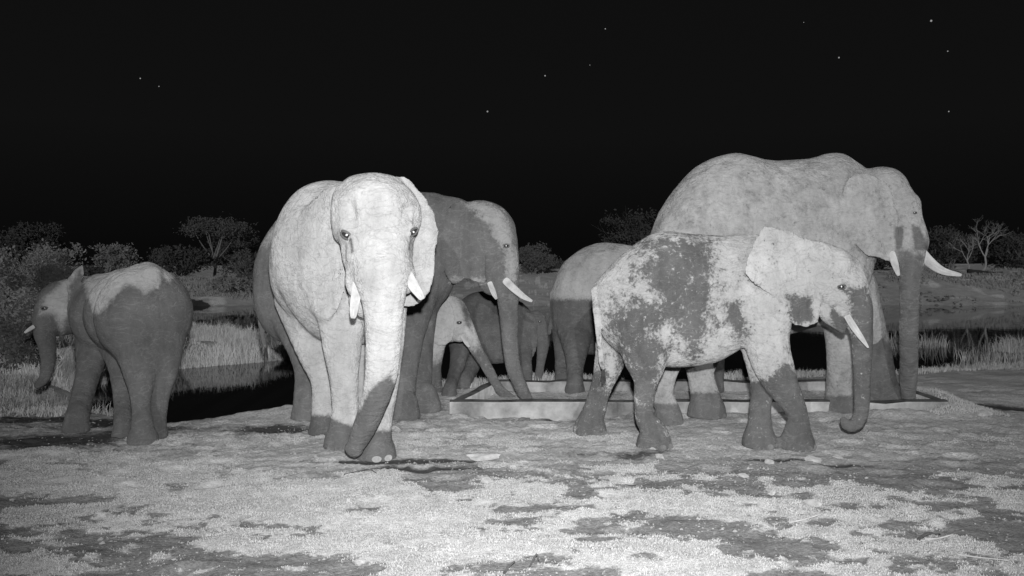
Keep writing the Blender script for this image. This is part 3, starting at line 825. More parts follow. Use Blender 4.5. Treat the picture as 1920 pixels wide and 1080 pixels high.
def front_pale():
    b = Body(0.022)
    # torso runs back and to the left, away from the camera
    b.ball(652, 500, 8.85, 118, 150, 1.0, 0.1, yaw=0.22)
    b.ball(672, 480, 8.45, 112, 140, 0.62, 0.12, yaw=0.2)
    b.ball(632, 500, 9.3, 106, 146, 0.8, 0.12, yaw=0.22)
    b.ball(690, 402, 8.15, 58, 70, 0.5, 0.12)
    b.ball(608, 600, 9.2, 52, 80, 0.4, 0.12)
    b.ball(612, 472, 8.62, 99, 132, 0.58, 0.12)
    b.ball(560, 500, 9.0, 50, 90, 0.5, 0.12)
    b.ball(660, 560, 8.2, 50, 60, 0.35, 0.12)
    b.ball(716, 560, 8.1, 44, 56, 0.35, 0.12)
    f = []
    f.append(leg(b, 8.0, [(718, 560, 46), (722, 640, 36), (722, 720, 26), (716, 770, 22), (712, 805, 25)], (706, 857, 38)))
    f.append(leg(b, 8.15, [(640, 560, 50), (642, 640, 37), (645, 715, 27), (648, 765, 25), (645, 795, 26)], (640, 838, 33)))
    leg(b, 9.35, [(568, 560, 52), (592, 640, 42), (605, 710, 24), (606, 760, 22)], (606, 812, 28))
    leg(b, 9.3, [(680, 580, 52), (680, 660, 36), (682, 720, 24), (684, 760, 23)], (690, 808, 27))
    # head
    b.ball(704, 405, 7.38, 86, 76, 0.42, 0.08)
    b.ball(645, 400, 7.42, 24, 56, 0.22, 0.06)
    b.ball(708, 385, 7.2, 60, 52, 0.34, 0.08)
    b.ball(708, 470, 7.22, 66, 70, 0.36, 0.10)
    b.ball(700, 345, 7.45, 52, 18, 0.30, 0.06)
    b.ball(652, 440, 7.08, 17, 17, 0.09, 0.05)          # brow ridges
    b.ball(768, 432, 7.10, 15, 17, 0.09, 0.05)
    b.ball(672, 528, 7.12, 24, 34, 0.14, 0.07)          # tusk sockets
    b.ball(760, 520, 7.14, 20, 32, 0.14, 0.07)
    b.ball(700, 560, 7.45, 46, 40, 0.22, 0.08)          # jaw
    # trunk
    b.tube([(714, 470, 7.05, 54), (716, 520, 6.97, 50), (719, 570, 6.94, 38), (719, 630, 6.95, 33), (716, 690, 7.0, 30), (706, 740, 7.06, 26), (690, 785, 7.12, 23), (674, 820, 7.17, 20), (664, 842, 7.18, 15)], 0.07)
    b.tube([(664, 842, 7.18, 15), (654, 840, 7.16, 9)], 0.03)
    # ears, laid back against the neck
    b.ear([(646, 346), (616, 352), (594, 368), (577, 395), (571, 440), (572, 490), (578, 540), (592, 580), (614, 596), (636, 575), (648, 520), (640, 470), (632, 430), (632, 390), (650, 350)],
          7.69, du=-0.0056, u0=640, bow=0.0, wav=0.012, th=0.028, k=0.13)
    b.carve(614, 405, 7.25, 6, 40, 0.16, 0.05)
    b.carve(640, 480, 7.0, 6, 30, 0.12, 0.05)
    b.carve(655, 398, 6.94, 11, 20, 0.10, 0.09)
    b.carve(768, 398, 7.02, 9, 18, 0.10, 0.07)
    b.carve(704, 458, 6.76, 20, 3.5, 0.09, 0.025)
    b.carve(716, 479, 6.74, 24, 3.5, 0.09, 0.025)
    b.carve(708, 500, 6.70, 18, 3, 0.08, 0.025)
    b.carve(783, 440, 7.1, 5, 40, 0.12, 0.05)
    b.ear([(738, 337), (752, 333), (768, 338), (794, 369), (812, 396), (821, 425), (821, 445), (816, 478), (814, 512), (808, 540), (790, 567), (768, 578), (756, 568), (765, 530), (772, 480), (780, 420), (776, 370), (755, 350)],
          7.52, du=0.0036, u0=765, bow=0.004, wav=0.012, th=0.026)
    mat = elephant_mat('hide_pale', 0.54, 0.165, 0.36, 7.0, 0.13, 1)
    def wet(u, v, V):
        w = np.full(u.shape, -1.0)
        tr_ = pw(u, v, [(690, 735), (712, 718), (732, 706), (748, 735), (715, 800), (690, 870), (630, 870), (640, 810), (676, 765)], 16)
        w = np.where(V[:, 1] < 7.36, np.maximum(w, tr_), w)
        legv = np.where(V[:, 1] < 7.36, -1, np.clip((v - (808 + 0.0 * u - 14 * sstep(690, 640, u) - 14 * sstep(640, 610, u))) / 14, -1, 1))
        w = np.maximum(w, np.where(V[:, 1] < 7.4, np.maximum(pw(u, v, [(655, 446), (660, 448), (664, 474), (659, 474)], 6), pw(u, v, [(769, 440), (773, 440), (769, 470), (765, 470)], 6)) * 0.8 - 0.1, -1))
        return np.maximum(w, legv)
    x, y, z, r = f[0]; x2, y2, z2, r2 = f[1]
    finish(b, (-1.7, 8.4, 0), 'large pale elephant walking straight at the camera with trunk down', mat, wet, 1, ring=[(672, 490), (760, 490), (765, 560), (755, 640), (740, 720), (690, 860), (640, 860), (650, 800), (680, 720), (685, 560)],
           eyes=[(649, 441, 0.037, -38), (775, 435, 0.032, 38)],
           tusks=[[(671, 525, 7.0, 9), (668, 550, 6.92, 9.5), (664, 578, 6.86, 8.5), (662, 597, 6.83, 5)], [(766, 515, 7.05, 9), (775, 535, 6.98, 10), (785, 550, 6.92, 8), (792, 561, 6.9, 5)]],
           nails=[(x, y, z, r, (10, 46), M_NAIL), (x2, y2, z2, r2, (-26, 4), M_NAIL_D)], group=None, lump=0.008)

def behind_dark():
    b = Body(0.024)
    Y = 10.65
    b.loft([(484, 500, 540, Y, .12), (490, 478, 585, Y, .35), (503, 446, 620, Y, .52), (530, 408, 640, Y, .66), (565, 378, 650, Y, .74), (620, 352, 652, Y, .8), (690, 352, 648, Y, .82), (745, 362, 635, Y, .78), (790, 361, 610, Y, .68), (825, 364, 575, Y, .5), (850, 385, 540, Y, .28), (862, 430, 490, Y, .08)], 0.1)
    leg(b, 10.3, [(560, 590, 52), (572, 650, 34), (576, 700, 24), (574, 745, 23)], (574, 784, 28))
    leg(b, 11.0, [(570, 600, 48), (600, 660, 32), (610, 720, 22)], (612, 778, 25))
    leg(b, 10.95, [(783, 545, 44), (786, 610, 30), (785, 665, 26), (787, 725, 23)], (798, 770, 30))
    leg(b, 10.3, [(775, 545, 46), (766, 620, 33), (758, 690, 26), (755, 740, 24)], (760, 784, 29))
    # head
    b.ball(900, 440, 10.45, 62, 64, 0.36, 0.1)
    b.ball(917, 418, 10.4, 38, 34, 0.28, 0.08)
    b.ball(930, 480, 10.35, 40, 60, 0.28, 0.08)
    b.ball(946, 455, 10.2, 15, 16, 0.10, 0.05)
    b.ball(925, 520, 10.3, 30, 34, 0.2, 0.08)
    b.ball(850, 440, 10.6, 50, 70, 0.4, 0.1)
    b.tube([(938, 430, 10.4, 28), (944, 480, 10.32, 28), (950, 530, 10.28, 23), (954, 590, 10.3, 18), (956, 640, 10.34, 15), (963, 690, 10.4, 14), (976, 725, 10.45, 12.5), (989, 748, 10.5, 10)], 0.06)
    b.ear([(866, 376), (892, 392), (902, 430), (908, 470), (912, 508), (909, 528), (896, 531), (880, 524), (868, 526), (855, 533), (841, 527), (832, 500), (826, 460), (828, 420), (842, 388)],
          10.12, du=-0.0022, u0=880, bow=0.012, wav=0.012)
    b.tube([(489, 490, Y, 11), (484, 530, Y - .1, 7), (485, 570, Y - .12, 6), (491, 620, Y - .1, 5), (497, 650, Y - .1, 4.5)], 0.04)
    mat = elephant_mat('hide_dark_with_pale_brow', 0.44, 0.225, 0.6, 9.0, 0.10, 2)
    def wet(u, v, V):
        dry = np.maximum(pw(u, v, [(872, 372), (905, 376), (942, 394), (962, 440), (972, 500), (966, 535), (950, 520), (946, 478), (930, 455), (915, 425), (900, 408), (880, 395)], 22),
                         pw(u, v, [(840, 515), (858, 512), (872, 520), (910, 512), (912, 535), (838, 537)], 14) - 0.25)
        dry = np.maximum(dry, pw(u, v, [(478, 470), (560, 350), (640, 330), (620, 420), (540, 440)], 25))
        return -dry
    finish(b, (-1.9, 10.65, -0.1), 'dark elephant behind the pale one, trunk reaching into the left end of the trough', mat, wet, 2, ring=[(930, 520), (975, 520), (976, 650), (1010, 750), (965, 750), (940, 660)],
           eyes=[(949, 461, 0.028)],
           tusks=[[(918, 530, 10.05, 5), (925, 548, 10.0, 5), (931, 561, 9.98, 2.5)], [(948, 526, 10.1, 7.5), (962, 540, 10.02, 7), (980, 555, 9.95, 5.5), (998, 565, 9.9, 2.5)]],
           tuft=(498, 655, Y - .1, 0.22), group=None)

def left_young():
    b = Body(0.02)
    # rump towards the camera, facing left and away
    b.ball(272, 590, 8.75, 70, 92, 0.54, 0.1, yaw=-0.5)
    b.ball(258, 586, 9.2, 74, 84, 0.58, 0.1, yaw=-0.6)
    b.ball(215, 588, 9.75, 66, 78, 0.5, 0.1, yaw=-0.6)
    b.ball(190, 575, 9.9, 50, 62, 0.42, 0.1)
    b.ball(276, 540, 8.95, 38, 46, 0.42, 0.1)
    b.tube([(285, 512, 8.6, 14), (272, 508, 9.1, 13), (225, 517, 9.7, 12)], 0.08)
    leg(b, 8.75, [(308, 640, 36), (308, 690, 27), (300, 740, 19), (296, 775, 17)], (294, 819, 20))
    leg(b, 8.55, [(262, 650, 44), (264, 710, 26), (265, 760, 17), (264, 790, 19)], (268, 829, 28))
    leg(b, 9.5, [(225, 650, 34), (229, 700, 21), (231, 750, 17)], (230, 818, 19))
    leg(b, 9.9, [(178, 630, 34), (168, 690, 23), (152, 750, 20)], (142, 808, 24))
    # head
    b.ball(118, 578, 9.9, 44, 50, 0.3, 0.08)
    b.ball(108, 560, 9.85, 30, 30, 0.24, 0.06)
    b.ball(98, 600, 9.75, 28, 32, 0.2, 0.06)
    b.ball(145, 570, 10.0, 40, 46, 0.3, 0.1)
    b.ball(80, 576, 9.72, 11, 12, 0.08, 0.04)
    b.tube([(92, 585, 9.7, 25), (84, 615, 9.6, 21), (88, 648, 9.6, 15), (90, 680, 9.62, 12), (84, 708, 9.62, 10), (72, 722, 9.6, 7)], 0.05)
    b.ear([(154, 495), (158, 510), (152, 535), (160, 560), (165, 590), (155, 612), (140, 605), (132, 575), (126, 545), (126, 525), (140, 505)], 9.52, du=0.003, bow=0.01, th=0.022)
    mat = elephant_mat('hide_half_wet', 0.45, 0.175, 0.36, 6.0, 0.10, 3)
    def wet(u, v, V):
        dry = pw(u, v, [(150, 490), (200, 480), (285, 478), (330, 512), (316, 530), (303, 518), (300, 530), (288, 545), (270, 552), (255, 538), (238, 535), (216, 556), (200, 580), (178, 590), (165, 560), (156, 530)], 18)
        head = pw(u, v, [(70, 560), (110, 520), (150, 490), (160, 500), (140, 545), (135, 590), (120, 650), (110, 640), (95, 600), (62, 600)], 22) - 0.42
        return np.maximum(-np.maximum(dry, head), -1)
    finish(b, (-4.2, 9.2, 0), 'young elephant standing apart at the pond edge, rump turned to the camera', mat, wet, 3,
           eyes=[(82, 578, 0.026)],
           tusks=[[(64, 612, 9.45, 3.5), (56, 617, 9.42, 3.4), (46, 624, 9.38, 2.0)], [(150, 606, 9.5, 3.5), (147, 616, 9.42, 2.4)]], group=None)

def calf_pale():
    b = Body(0.018)
    Y = 11.7
    b.loft([(700, 610, 640, Y, .1), (712, 580, 665, Y, .3), (740, 560, 680, Y, .4), (780, 552, 682, Y, .42), (815, 556, 670, Y, .36), (835, 575, 650, Y, .2)], 0.08)
    b.ball(842, 598, 11.5, 38, 44, 0.25, 0.06)
    b.ball(852, 583, 11.45, 20, 22, 0.18, 0.05)
    b.ball(862, 620, 11.4, 20, 22, 0.16, 0.05)
    b.tube([(866, 595, 11.42, 16), (878, 625, 11.35, 14.5), (893, 655, 11.3, 11.5), (908, 680, 11.25, 10), (922, 705, 11.2, 9), (936, 730, 11.12, 8), (946, 746, 11.1, 7)], 0.04)
    b.tube([(936, 730, 11.12, 8), (955, 740, 11.08, 5), (966, 746, 11.07, 3)], 0.03)
    b.ear([(806, 560), (826, 557), (846, 575), (852, 600), (852, 625), (843, 640), (826, 648), (812, 640), (802, 600)], 11.22, du=-0.002, u0=850, th=0.02)
    for (a, c, hy) in ((815, 735, 11.5), (745, 742, 11.5)):
        leg(b, hy, [(a, 640, 22), (a - 2, 690, 15)], (a, c, 16))
    mat = elephant_mat('hide_calf_pale', 0.62, 0.22, 0.35, 10.0, 0.12, 4)
    def wet(u, v, V):
        w = np.clip((v - (655 - 0.3 * (u - 880))) / 40, -1, 0.4)
        w = np.maximum(w, pw(u, v, [(862, 560), (885, 590), (886, 625), (870, 610)], 14) - .1)
        return w - 0.12
    finish(b, (-1.4, 11.7, -0.1), 'small pale calf peering out under the dark elephant, trunk tip at the trough', mat, wet, 4, ring=[(870, 610), (890, 610), (970, 745), (935, 750)],
           eyes=[(861, 605, 0.024)], tusks=[[(868, 630, 11.2, 4.5), (874, 642, 11.15, 4), (880, 651, 11.12, 2)]], group=None)

def calf_dark():
    b = Body(0.02)
    Y = 13.0
    b.loft([(852, 600, 630, Y, .1), (856, 575, 655, Y, .25), (868, 560, 670, Y, .36), (890, 548, 678, Y, .44), (915, 546, 682, Y, .46), (950, 555, 680, Y, .44), (980, 568, 670, Y, .36), (1000, 590, 645, Y, .2)], 0.07)
    leg(b, 12.7, [(866, 630, 24), (858, 680, 15), (849, 710, 12)], (842, 741, 15))
    leg(b, 13.1, [(890, 650, 26), (880, 695, 15)], (868, 728, 14))
    leg(b, 12.75, [(978, 620, 22), (984, 670, 13)], (986, 728, 14))
    b.ball(1003, 612, 12.75, 24, 30, 0.22, 0.06)
    b.tube([(1012, 615, 12.65, 14), (1018, 645, 12.6, 11), (1014, 680, 12.6, 8.5), (1008, 712, 12.55, 7)], 0.05)
    b.ear([(985, 585), (1003, 592), (1008, 620), (1004, 655), (996, 675), (986, 660), (980, 620)], 12.45, du=-0.001, th=0.02)
    mat = elephant_mat('hide_calf_dark', 0.30, 0.19, 0.3, 6.0, 0.15, 5)
    def wet(u, v, V):
        return np.clip(0.9 - 1.1 * pw(u, v, [(866, 665), (905, 665), (900, 715), (860, 715)], 14) * 0 - 0.8 * pw(u, v, [(895, 610), (915, 605), (935, 620), (905, 630)], 12).clip(0), -1, 1)
    finish(b, (-0.3, 13.0, -0.15), 'small dark calf standing broadside behind the left end of the trough', mat, wet, 5, eyes=[(1012, 603, .02)], group=None)

def rump_elephant():
    b = Body(0.022)
    Y = 13.0
    b.loft([(1032, 560, 590, Y, .12), (1037, 535, 625, Y, .32), (1053, 499, 650, Y, .52), (1078, 474, 660, Y, .62), (1106, 460, 664, Y, .68), (1136, 455, 664, Y, .7), (1180, 460, 660, Y, .7), (1240, 470, 655, Y, .68), (1300, 472, 640, Y, .6), (1340, 480, 610, Y, .4), (1362, 510, 570, Y, .15)], 0.1)
    leg(b, 12.7, [(1078, 610, 36), (1080, 660, 22), (1078, 690, 16)], (1078, 735, 19))
    leg(b, 13.35, [(1062, 610, 30), (1057, 660, 18), (1054, 690, 14)], (1054, 728, 17))
    leg(b, 12.7, [(1330, 610, 34), (1338, 660, 20)], (1340, 735, 18))
    leg(b, 13.3, [(1310, 610, 30), (1310, 660, 18)], (1310, 728, 17))
    b.ball(1375, 540, Y, 34, 40, 0.3, 0.08)
    b.tube([(1392, 545, Y, 18), (1400, 590, Y - .1, 14), (1402, 650, Y - .2, 10), (1400, 700, Y - .3, 8)], 0.06)
    b.ear([(1350, 500), (1372, 515), (1378, 560), (1368, 595), (1350, 585), (1340, 540)], Y - .42, th=0.022)
    b.tube([(1038, 552, Y - .05, 7), (1036, 590, Y - .1, 5), (1029, 625, Y - .1, 4.2)], 0.04)
    mat = elephant_mat('hide_wet_below', 0.50, 0.19, 0.4, 9.0, 0.10, 6)
    def wet(u, v, V):
        w = np.clip((v - 562) / 14, -1, 1)
        return np.maximum(w, pw(u, v, [(1085, 478), (1100, 468), (1160, 455), (1160, 470), (1110, 480), (1075, 515)], 10) * .3 - 0.38)
    finish(b, (1.9, 13.0, -0.1), 'elephant seen from behind past the trough, pale above a sharp wet line', mat, wet, 6, group=None, tuft=(1028, 628, Y - .1, .2))

def young_patchy():
    b = Body(0.018)
    Y = 8.3
    b.loft([(1113, 545, 560, Y, .08), (1116, 532, 590, Y, .2), (1124, 521, 620, Y, .3), (1140, 504, 645, Y, .37), (1170, 473, 668, Y, .43), (1202, 449, 680, Y, .46), (1228, 438, 684, Y, .475), (1254, 434, 687, Y, .49), (1278, 436, 687, Y, .5), (1304, 440, 685, Y, .5), (1340, 442, 678, Y, .49), (1381, 440, 655, Y, .45), (1425, 441, 630, Y, .40), (1460, 446, 605, Y, .34), (1490, 462, 575, Y, .24), (1512, 500, 540, Y, .1)], 0.07)
    f = []
    f.append(leg(b, 8.05, [(1195, 590, 54), (1208, 660, 43), (1212, 705, 25), (1208, 745, 18.5), (1209, 785, 18)], (1226, 837, 34)))
    f.append(leg(b, 8.55, [(1160, 600, 40), (1150, 650, 33), (1136, 700, 24), (1122, 742, 19.5), (1111, 775, 22)], (1106, 813, 32)))
    f.append(leg(b, 8.45, [(1432, 590, 44), (1424, 650, 33), (1429, 715, 22), (1425, 770, 20)], (1424, 836, 33)))
    f.append(leg(b, 8.0, [(1436, 570, 48), (1438, 640, 41), (1458, 705, 34), (1486, 755, 23), (1496, 785, 20)], (1495, 839, 33)))
    # head
    b.ball(1535, 520, 8.2, 62, 58, 0.34, 0.07)
    b.ball(1557, 497, 8.15, 40, 36, 0.28, 0.06)
    b.ball(1520, 492, 8.2, 44, 42, 0.34, 0.07)
    b.ball(1580, 545, 8.1, 38, 42, 0.25, 0.06)
    b.ball(1578, 537, 7.92, 14, 14, 0.08, 0.04)
    b.carve(1550, 528, 7.72, 11, 20, 0.08, 0.07)
    b.ball(1565, 585, 8.12, 28, 26, 0.17, 0.06)
    b.tube([(1560, 580, 8.1, 22), (1572, 605, 8.08, 13), (1579, 620, 8.06, 6)], 0.04)     # lower lip
    b.tube([(1592, 505, 8.1, 24), (1604, 545, 8.05, 25), (1611, 590, 8.02, 24), (1616, 640, 8.02, 18.5), (1616, 700, 8.05, 15.5), (1616, 750, 8.08, 13.5), (1612, 783, 8.1, 12.5), (1600, 798, 8.1, 11.5), (1587, 796, 8.1, 9.5), (1582, 788, 8.1, 7)], 0.045)
    b.ear([(1425, 431), (1436, 422), (1470, 432), (1520, 450), (1556, 463), (1552, 520), (1542, 560), (1538, 592), (1530, 607), (1510, 613), (1488, 608), (1477, 590), (1470, 566), (1440, 549), (1412, 530), (1399, 508), (1404, 480)],
          7.80, du=0.0017, u0=1480, bow=0.003, wav=0.012, th=0.022)
    b.tube([(1117, 545, Y - .1, 9), (1119, 580, Y - .2, 6.5), (1122, 620, Y - .22, 6), (1126, 660, Y - .22, 5.5), (1130, 690, Y - .22, 5)], 0.03)
    mat = elephant_mat('hide_mud_patches', 0.50, 0.165, 0.85, 9.0, 0.10, 7)
    def wet(u, v, V):
        S = 44
        w = np.full(u.shape, -0.62)
        side = pw(u, v, [(1200, 452), (1335, 446), (1326, 490), (1338, 530), (1325, 560), (1332, 612), (1312, 640), (1302, 675), (1285, 650), (1275, 620), (1250, 605), (1225, 620), (1190, 640), (1150, 596), (1145, 575), (1190, 560), (1215, 570), (1238, 558), (1216, 525), (1185, 520), (1190, 498), (1225, 488)], S)
        hind = pw(u, v, [(1136, 575), (1200, 625), (1245, 650), (1236, 700), (1240, 740), (1275, 850), (1175, 850), (1185, 740), (1160, 660)], S)
        far = pw(u, v, [(1090, 705), (1125, 690), (1150, 735), (1155, 830), (1060, 830)], S)
        fr = pw(u, v, [(1400, 716), (1436, 712), (1452, 700), (1478, 680), (1500, 700), (1545, 850), (1370, 850), (1402, 760)], 16)
        trk = pw(u, v, [(1588, 548), (1622, 535), (1650, 600), (1650, 830), (1560, 830), (1596, 680), (1592, 640), (1600, 600)], 18)
        lobe = pw(u, v, [(1480, 556), (1520, 560), (1523, 600), (1500, 604), (1478, 590)], 14)
        lip = pw(u, v, [(1558, 575), (1592, 605), (1582, 632), (1560, 612)], 10)
        sh = pw(u, v, [(1355, 560), (1385, 570), (1402, 620), (1385, 640), (1365, 600)], 16) * 0.6
        for q in (side, hind, far, fr, trk, lobe, lip, sh):
            w = np.maximum(w, np.minimum(q * 0.85, 0.42 if q is side else 0.62))
        return w
    nl = [(x, y, z, r, (20, 55, 90), M_NAIL_D) for (x, y, z, r) in f]
    finish(b, (1.9, 8.3, 0), 'half grown elephant blotched with mud walking right, trunk tip curled', mat, wet, 7, ring=[(1590, 580), (1642, 580), (1640, 810), (1570, 815), (1575, 780), (1600, 765)],
           eyes=[(1579, 538, 0.026)],
           tusks=[[(1588, 592, 7.86, 6), (1600, 612, 7.82, 6.5), (1614, 632, 7.78, 5), (1628, 652, 7.76, 2)]], nails=nl, tuft=(1131, 700, Y - .22, 0.14), group=None)

def bull():
    b = Body(0.024)
    def yb(u): return 9.55 + 0.0011 * (u - 1240)
    st = [(1214, 470, 500, .15), (1219, 447, 545, .38), (1229, 418, 580, .5), (1243, 390, 600, .58), (1268, 351, 620, .66), (1300, 318, 632, .72), (1335, 297, 640, .76), (1360, 290, 642, .78), (1382, 289, 642, .8), (1402, 293, 640, .82), (1430, 301, 636, .83), (1460, 303, 630, .83), (1490, 301, 622, .82), (1522, 297, 612, .78), (1546, 290, 605, .74), (1562, 289, 600, .7), (1577, 292, 592, .66), (1592, 301, 582, .6), (1608, 312, 560, .5), (1625, 340, 520, .3), (1636, 380, 470, .1)]
    b.loft([(u, t, bt, yb(u), w) for (u, t, bt, w) in st], 0.1)
    f = []
    f.append(leg(b, 9.3, [(1262, 580, 52), (1254, 650, 36), (1246, 705, 22), (1243, 745, 20)], (1252, 792, 29)))
    f.append(leg(b, 9.95, [(1310, 580, 56), (1314, 650, 40), (1314, 700, 25), (1318, 745, 26)], (1325, 780, 36)))
    f.append(leg(b, 9.5, [(1572, 520, 48), (1578, 600, 34), (1577, 680, 25), (1574, 730, 24)], (1574, 771, 31)))
    # far foreleg stands in the trough
    pts = [(1590, 540, 10.2, 52), (1612, 610, 10.25, 44), (1636, 670, 10.3, 34), (1645, 715, 10.32, 34), (1648, 750, 10.35, 42), (1648, 762, 10.35, 44)]
    b.tube(pts, 0.07, cut=-0.12)
    # head turned a little to the camera
    b.ball(1648, 397, 9.65, 62, 82, 0.42, 0.08)
    b.ball(1652, 352, 9.6, 42, 37, 0.34, 0.06)
    b.ball(1690, 395, 9.45, 30, 42, 0.26, 0.07)
    b.ball(1704, 385, 9.4, 19, 19, 0.12, 0.05)
    b.ball(1711, 380, 9.42, 12, 13, 0.11, 0.04)
    b.ball(1694, 445, 9.42, 38, 40, 0.26, 0.08)
    b.ball(1680, 462, 9.32, 14, 28, 0.12, 0.05)
    b.ball(1724, 455, 9.4, 13, 26, 0.14, 0.05)
    b.tube([(1702, 400, 9.4, 22), (1710, 445, 9.3, 25), (1708, 490, 9.24, 22), (1705, 540, 9.3, 18), (1704, 620, 9.5, 17), (1704, 690, 9.75, 15.5), (1703, 735, 9.95, 13.5), (1703, 762, 10.05, 11)], 0.05)
    b.ear([(1602, 326), (1640, 330), (1668, 350), (1680, 390), (1686, 430), (1690, 470), (1684, 488), (1664, 490), (1640, 481), (1618, 474), (1602, 452), (1590, 420), (1580, 380), (1584, 346)],
          9.18, du=0.0006, u0=1660, bow=0.006, wav=0.012, th=0.028)
    b.carve(1682, 380, 9.03, 15, 26, 0.10, 0.09)
    b.carve(1686, 446, 9.05, 8, 18, 0.10, 0.05)
    b.carve(1580, 400, 8.78, 12, 70, 0.10, 0.12)
    b.tube([(1218, 470, 9.4, 11), (1215, 520, 9.3, 7), (1220, 580, 9.28, 6), (1224, 620, 9.28, 5)], 0.04)
    mat = elephant_mat('hide_bull', 0.48, 0.20, 0.36, 6.0, 0.13, 8)
    def wet(u, v, V):
        w = np.full(u.shape, -1.0)
        w = np.maximum(w, np.where(u < 1400, np.clip((v - (757 - 20 * sstep(1270, 1290, u))) / 10, -1, 1), -1))
        w = np.maximum(w, pw(u, v, [(1535, 742), (1608, 742), (1608, 790), (1535, 790)], 12))
        w = np.maximum(w, np.where(V[:, 1] > 10.0, pw(u, v, [(1600, 590), (1650, 625), (1700, 690), (1710, 790), (1590, 790)], 18), -1))
        w = np.maximum(w, pw(u, v, [(1684, 472), (1730, 480), (1726, 780), (1684, 780)], 9) * 0.25 + 0.02)
        w = np.maximum(w, pw(u, v, [(1708, 418), (1724, 425), (1742, 470), (1715, 470)], 10))
        w = np.maximum(w, pw(u, v, [(1678, 425), (1694, 428), (1692, 462), (1680, 470)], 9))  # shade of the cheek hollow painted in through the wet mask
        return w
    finish(b, (2.9, 9.7, 0), 'tallest elephant, a pale grey bull with long curved tusks drinking from the trough', mat, wet, 8, ring=[(1680, 480), (1740, 475), (1725, 770), (1685, 770)],
           eyes=[(1716, 399, 0.015)],
           tusks=[[(1672, 474, 9.18, 6), (1677, 492, 9.1, 6.5), (1682, 508, 9.05, 4.5), (1685, 517, 9.03, 2.5)], [(1720, 464, 9.32, 9), (1742, 490, 9.2, 9.5), (1768, 508, 9.1, 7), (1803, 516, 9.0, 3)]],
           nails=[(x, y, z, r, (15, 50, 85), M_NAIL_D) for (x, y, z, r) in f], group=None)

for fn in (front_pale, behind_dark, left_young, calf_pale, calf_dark, rump_elephant, young_patchy, bull):
    fn()

# ------------------------------------------------------------------ grass (blades) and debris
def blades(name, P, Z, hgt, wid, mat, label, lean=0.5, seg=2, seed=0, droop=0.5, clump=0.0):
    r = np.random.default_rng(seed)
    n = len(P)
    h = hgt * r.uniform(0.45, 1.25, n) * (1 + clump * fbm(P, 1.3, 81, 2))
    w = wid * r.uniform(0.6, 1.3, n) / 2
    a = r.uniform(0, 2 * np.pi, n)              # facing
    la = r.uniform(0, 2 * np.pi, n); lm = lean * r.uniform(0.1, 1.2, n)
    fx, fy = np.cos(a) * w, np.sin(a) * w
    lx, ly = np.cos(la) * lm * h, np.sin(la) * lm * h
    x, y = P[:, 0], P[:, 1]; z = Z - 0.006
    V = np.empty((n, 5, 3), np.float32)
    V[:, 0] = np.stack([x - fx, y - fy, z], 1); V[:, 1] = np.stack([x + fx, y + fy, z], 1)
    mx, my, mz = x + lx * 0.4, y + ly * 0.4, z + h * 0.6
    V[:, 2] = np.stack([mx + fx * .7, my + fy * .7, mz], 1); V[:, 3] = np.stack([mx - fx * .7, my - fy * .7, mz], 1)
    V[:, 4] = np.stack([x + lx, y + ly, z + h * (1 - droop * lm)], 1)
    b = np.arange(n)[:, None] * 5
    T = np.concatenate([b + [0, 1, 2], b + [0, 2, 3], b + [3, 2, 4]], 1).reshape(-1, 3)
    o = mesh_obj(name, V.reshape(-1, 3), T, mat, None, True)
    tag(o, label, kind='stuff')
    return o

def ground_z(P):
    i = np.clip(np.searchsorted(gx, P[:, 0]) - 1, 0, nx_ - 2); j = np.clip(np.searchsorted(gy, P[:, 1]) - 1, 0, ny_ - 2)
    a = (P[:, 0] - gx[i]) / (gx[i + 1] - gx[i]); b = (P[:, 1] - gy[j]) / (gy[j + 1] - gy[j])
    return (GZ[i, j] * (1 - a) * (1 - b) + GZ[i + 1, j] * a * (1 - b) + GZ[i, j + 1] * (1 - a) * b + GZ[i + 1, j + 1] * a * b)

def scatter(n, x0, x1, y0, y1, seed):
    r = np.random.default_rng(seed)
    return np.stack([r.uniform(x0, x1, n), r.uniform(y0, y1, n)], 1)

P = scatter(520000, -6.2, 6.2, 4.2, 8.6, 1)
gmP = grass_mask(P) + rng.normal(0, 0.13, len(P))
P = P[(gmP > 0.02) & (wet_mask(P) < 0.05)]
blades('short_grass', P, ground_z(P), 0.020, 0.006, M_GRASS, 'short pale dry grass growing in patches on the foreground soil', 1.1, seed=2)

def shore_pts(n, x0, x1, y0, y1, seed, smin, smax, extra=None):
    P = scatter(n, x0, x1, y0, y1, seed)
    sd = poly_sd(P[:, 0], P[:, 1], POND)
    k = (sd > smin) & (sd < smax)
    k &= fbm(P, 1.1, seed + 50, 2) > -0.5
    if extra is not None: k &= extra(P)
    return P[k]
inside_tr = lambda P: poly_sd(P[:, 0], P[:, 1], np.array([FL, FR, BR, BL])) > 0.03
P = shore_pts(60000, -4, 14, 11.75, 17, 5, 0.02, 1.6, inside_tr)
blades('shore_grass', P, ground_z(P), 0.11, 0.010, M_GRASS_F, 'fringe of grass along the near pond shore behind the trough', 0.7, seed=6, clump=0.6)
P = shore_pts(150000, -15, -4.6, 12.5, 27, 8, -0.1, 3.0, lambda P: P[:, 1] > 12.8)
blades('spit_grass', P, ground_z(P), 0.25, 0.014, M_GRASS_S, 'tall pale grass covering the spit of land in the pond', 0.75, seed=9, clump=0.75)
P = scatter(110000, -16, -5.2, 9.6, 26, 12)
sdl = poly_sd(P[:, 0], P[:, 1], POND)
P = P[(sdl > 0.1) & (fbm(P, 0.8, 90, 3) > -0.15)]
blades('bank_grass', P, ground_z(P), 0.15, 0.012, M_GRASS_F, 'rough grass on the bank at far left', 0.9, seed=13, clump=0.7)
P = scatter(5200, 9.0, 17, 17.2, 22.8, 15)
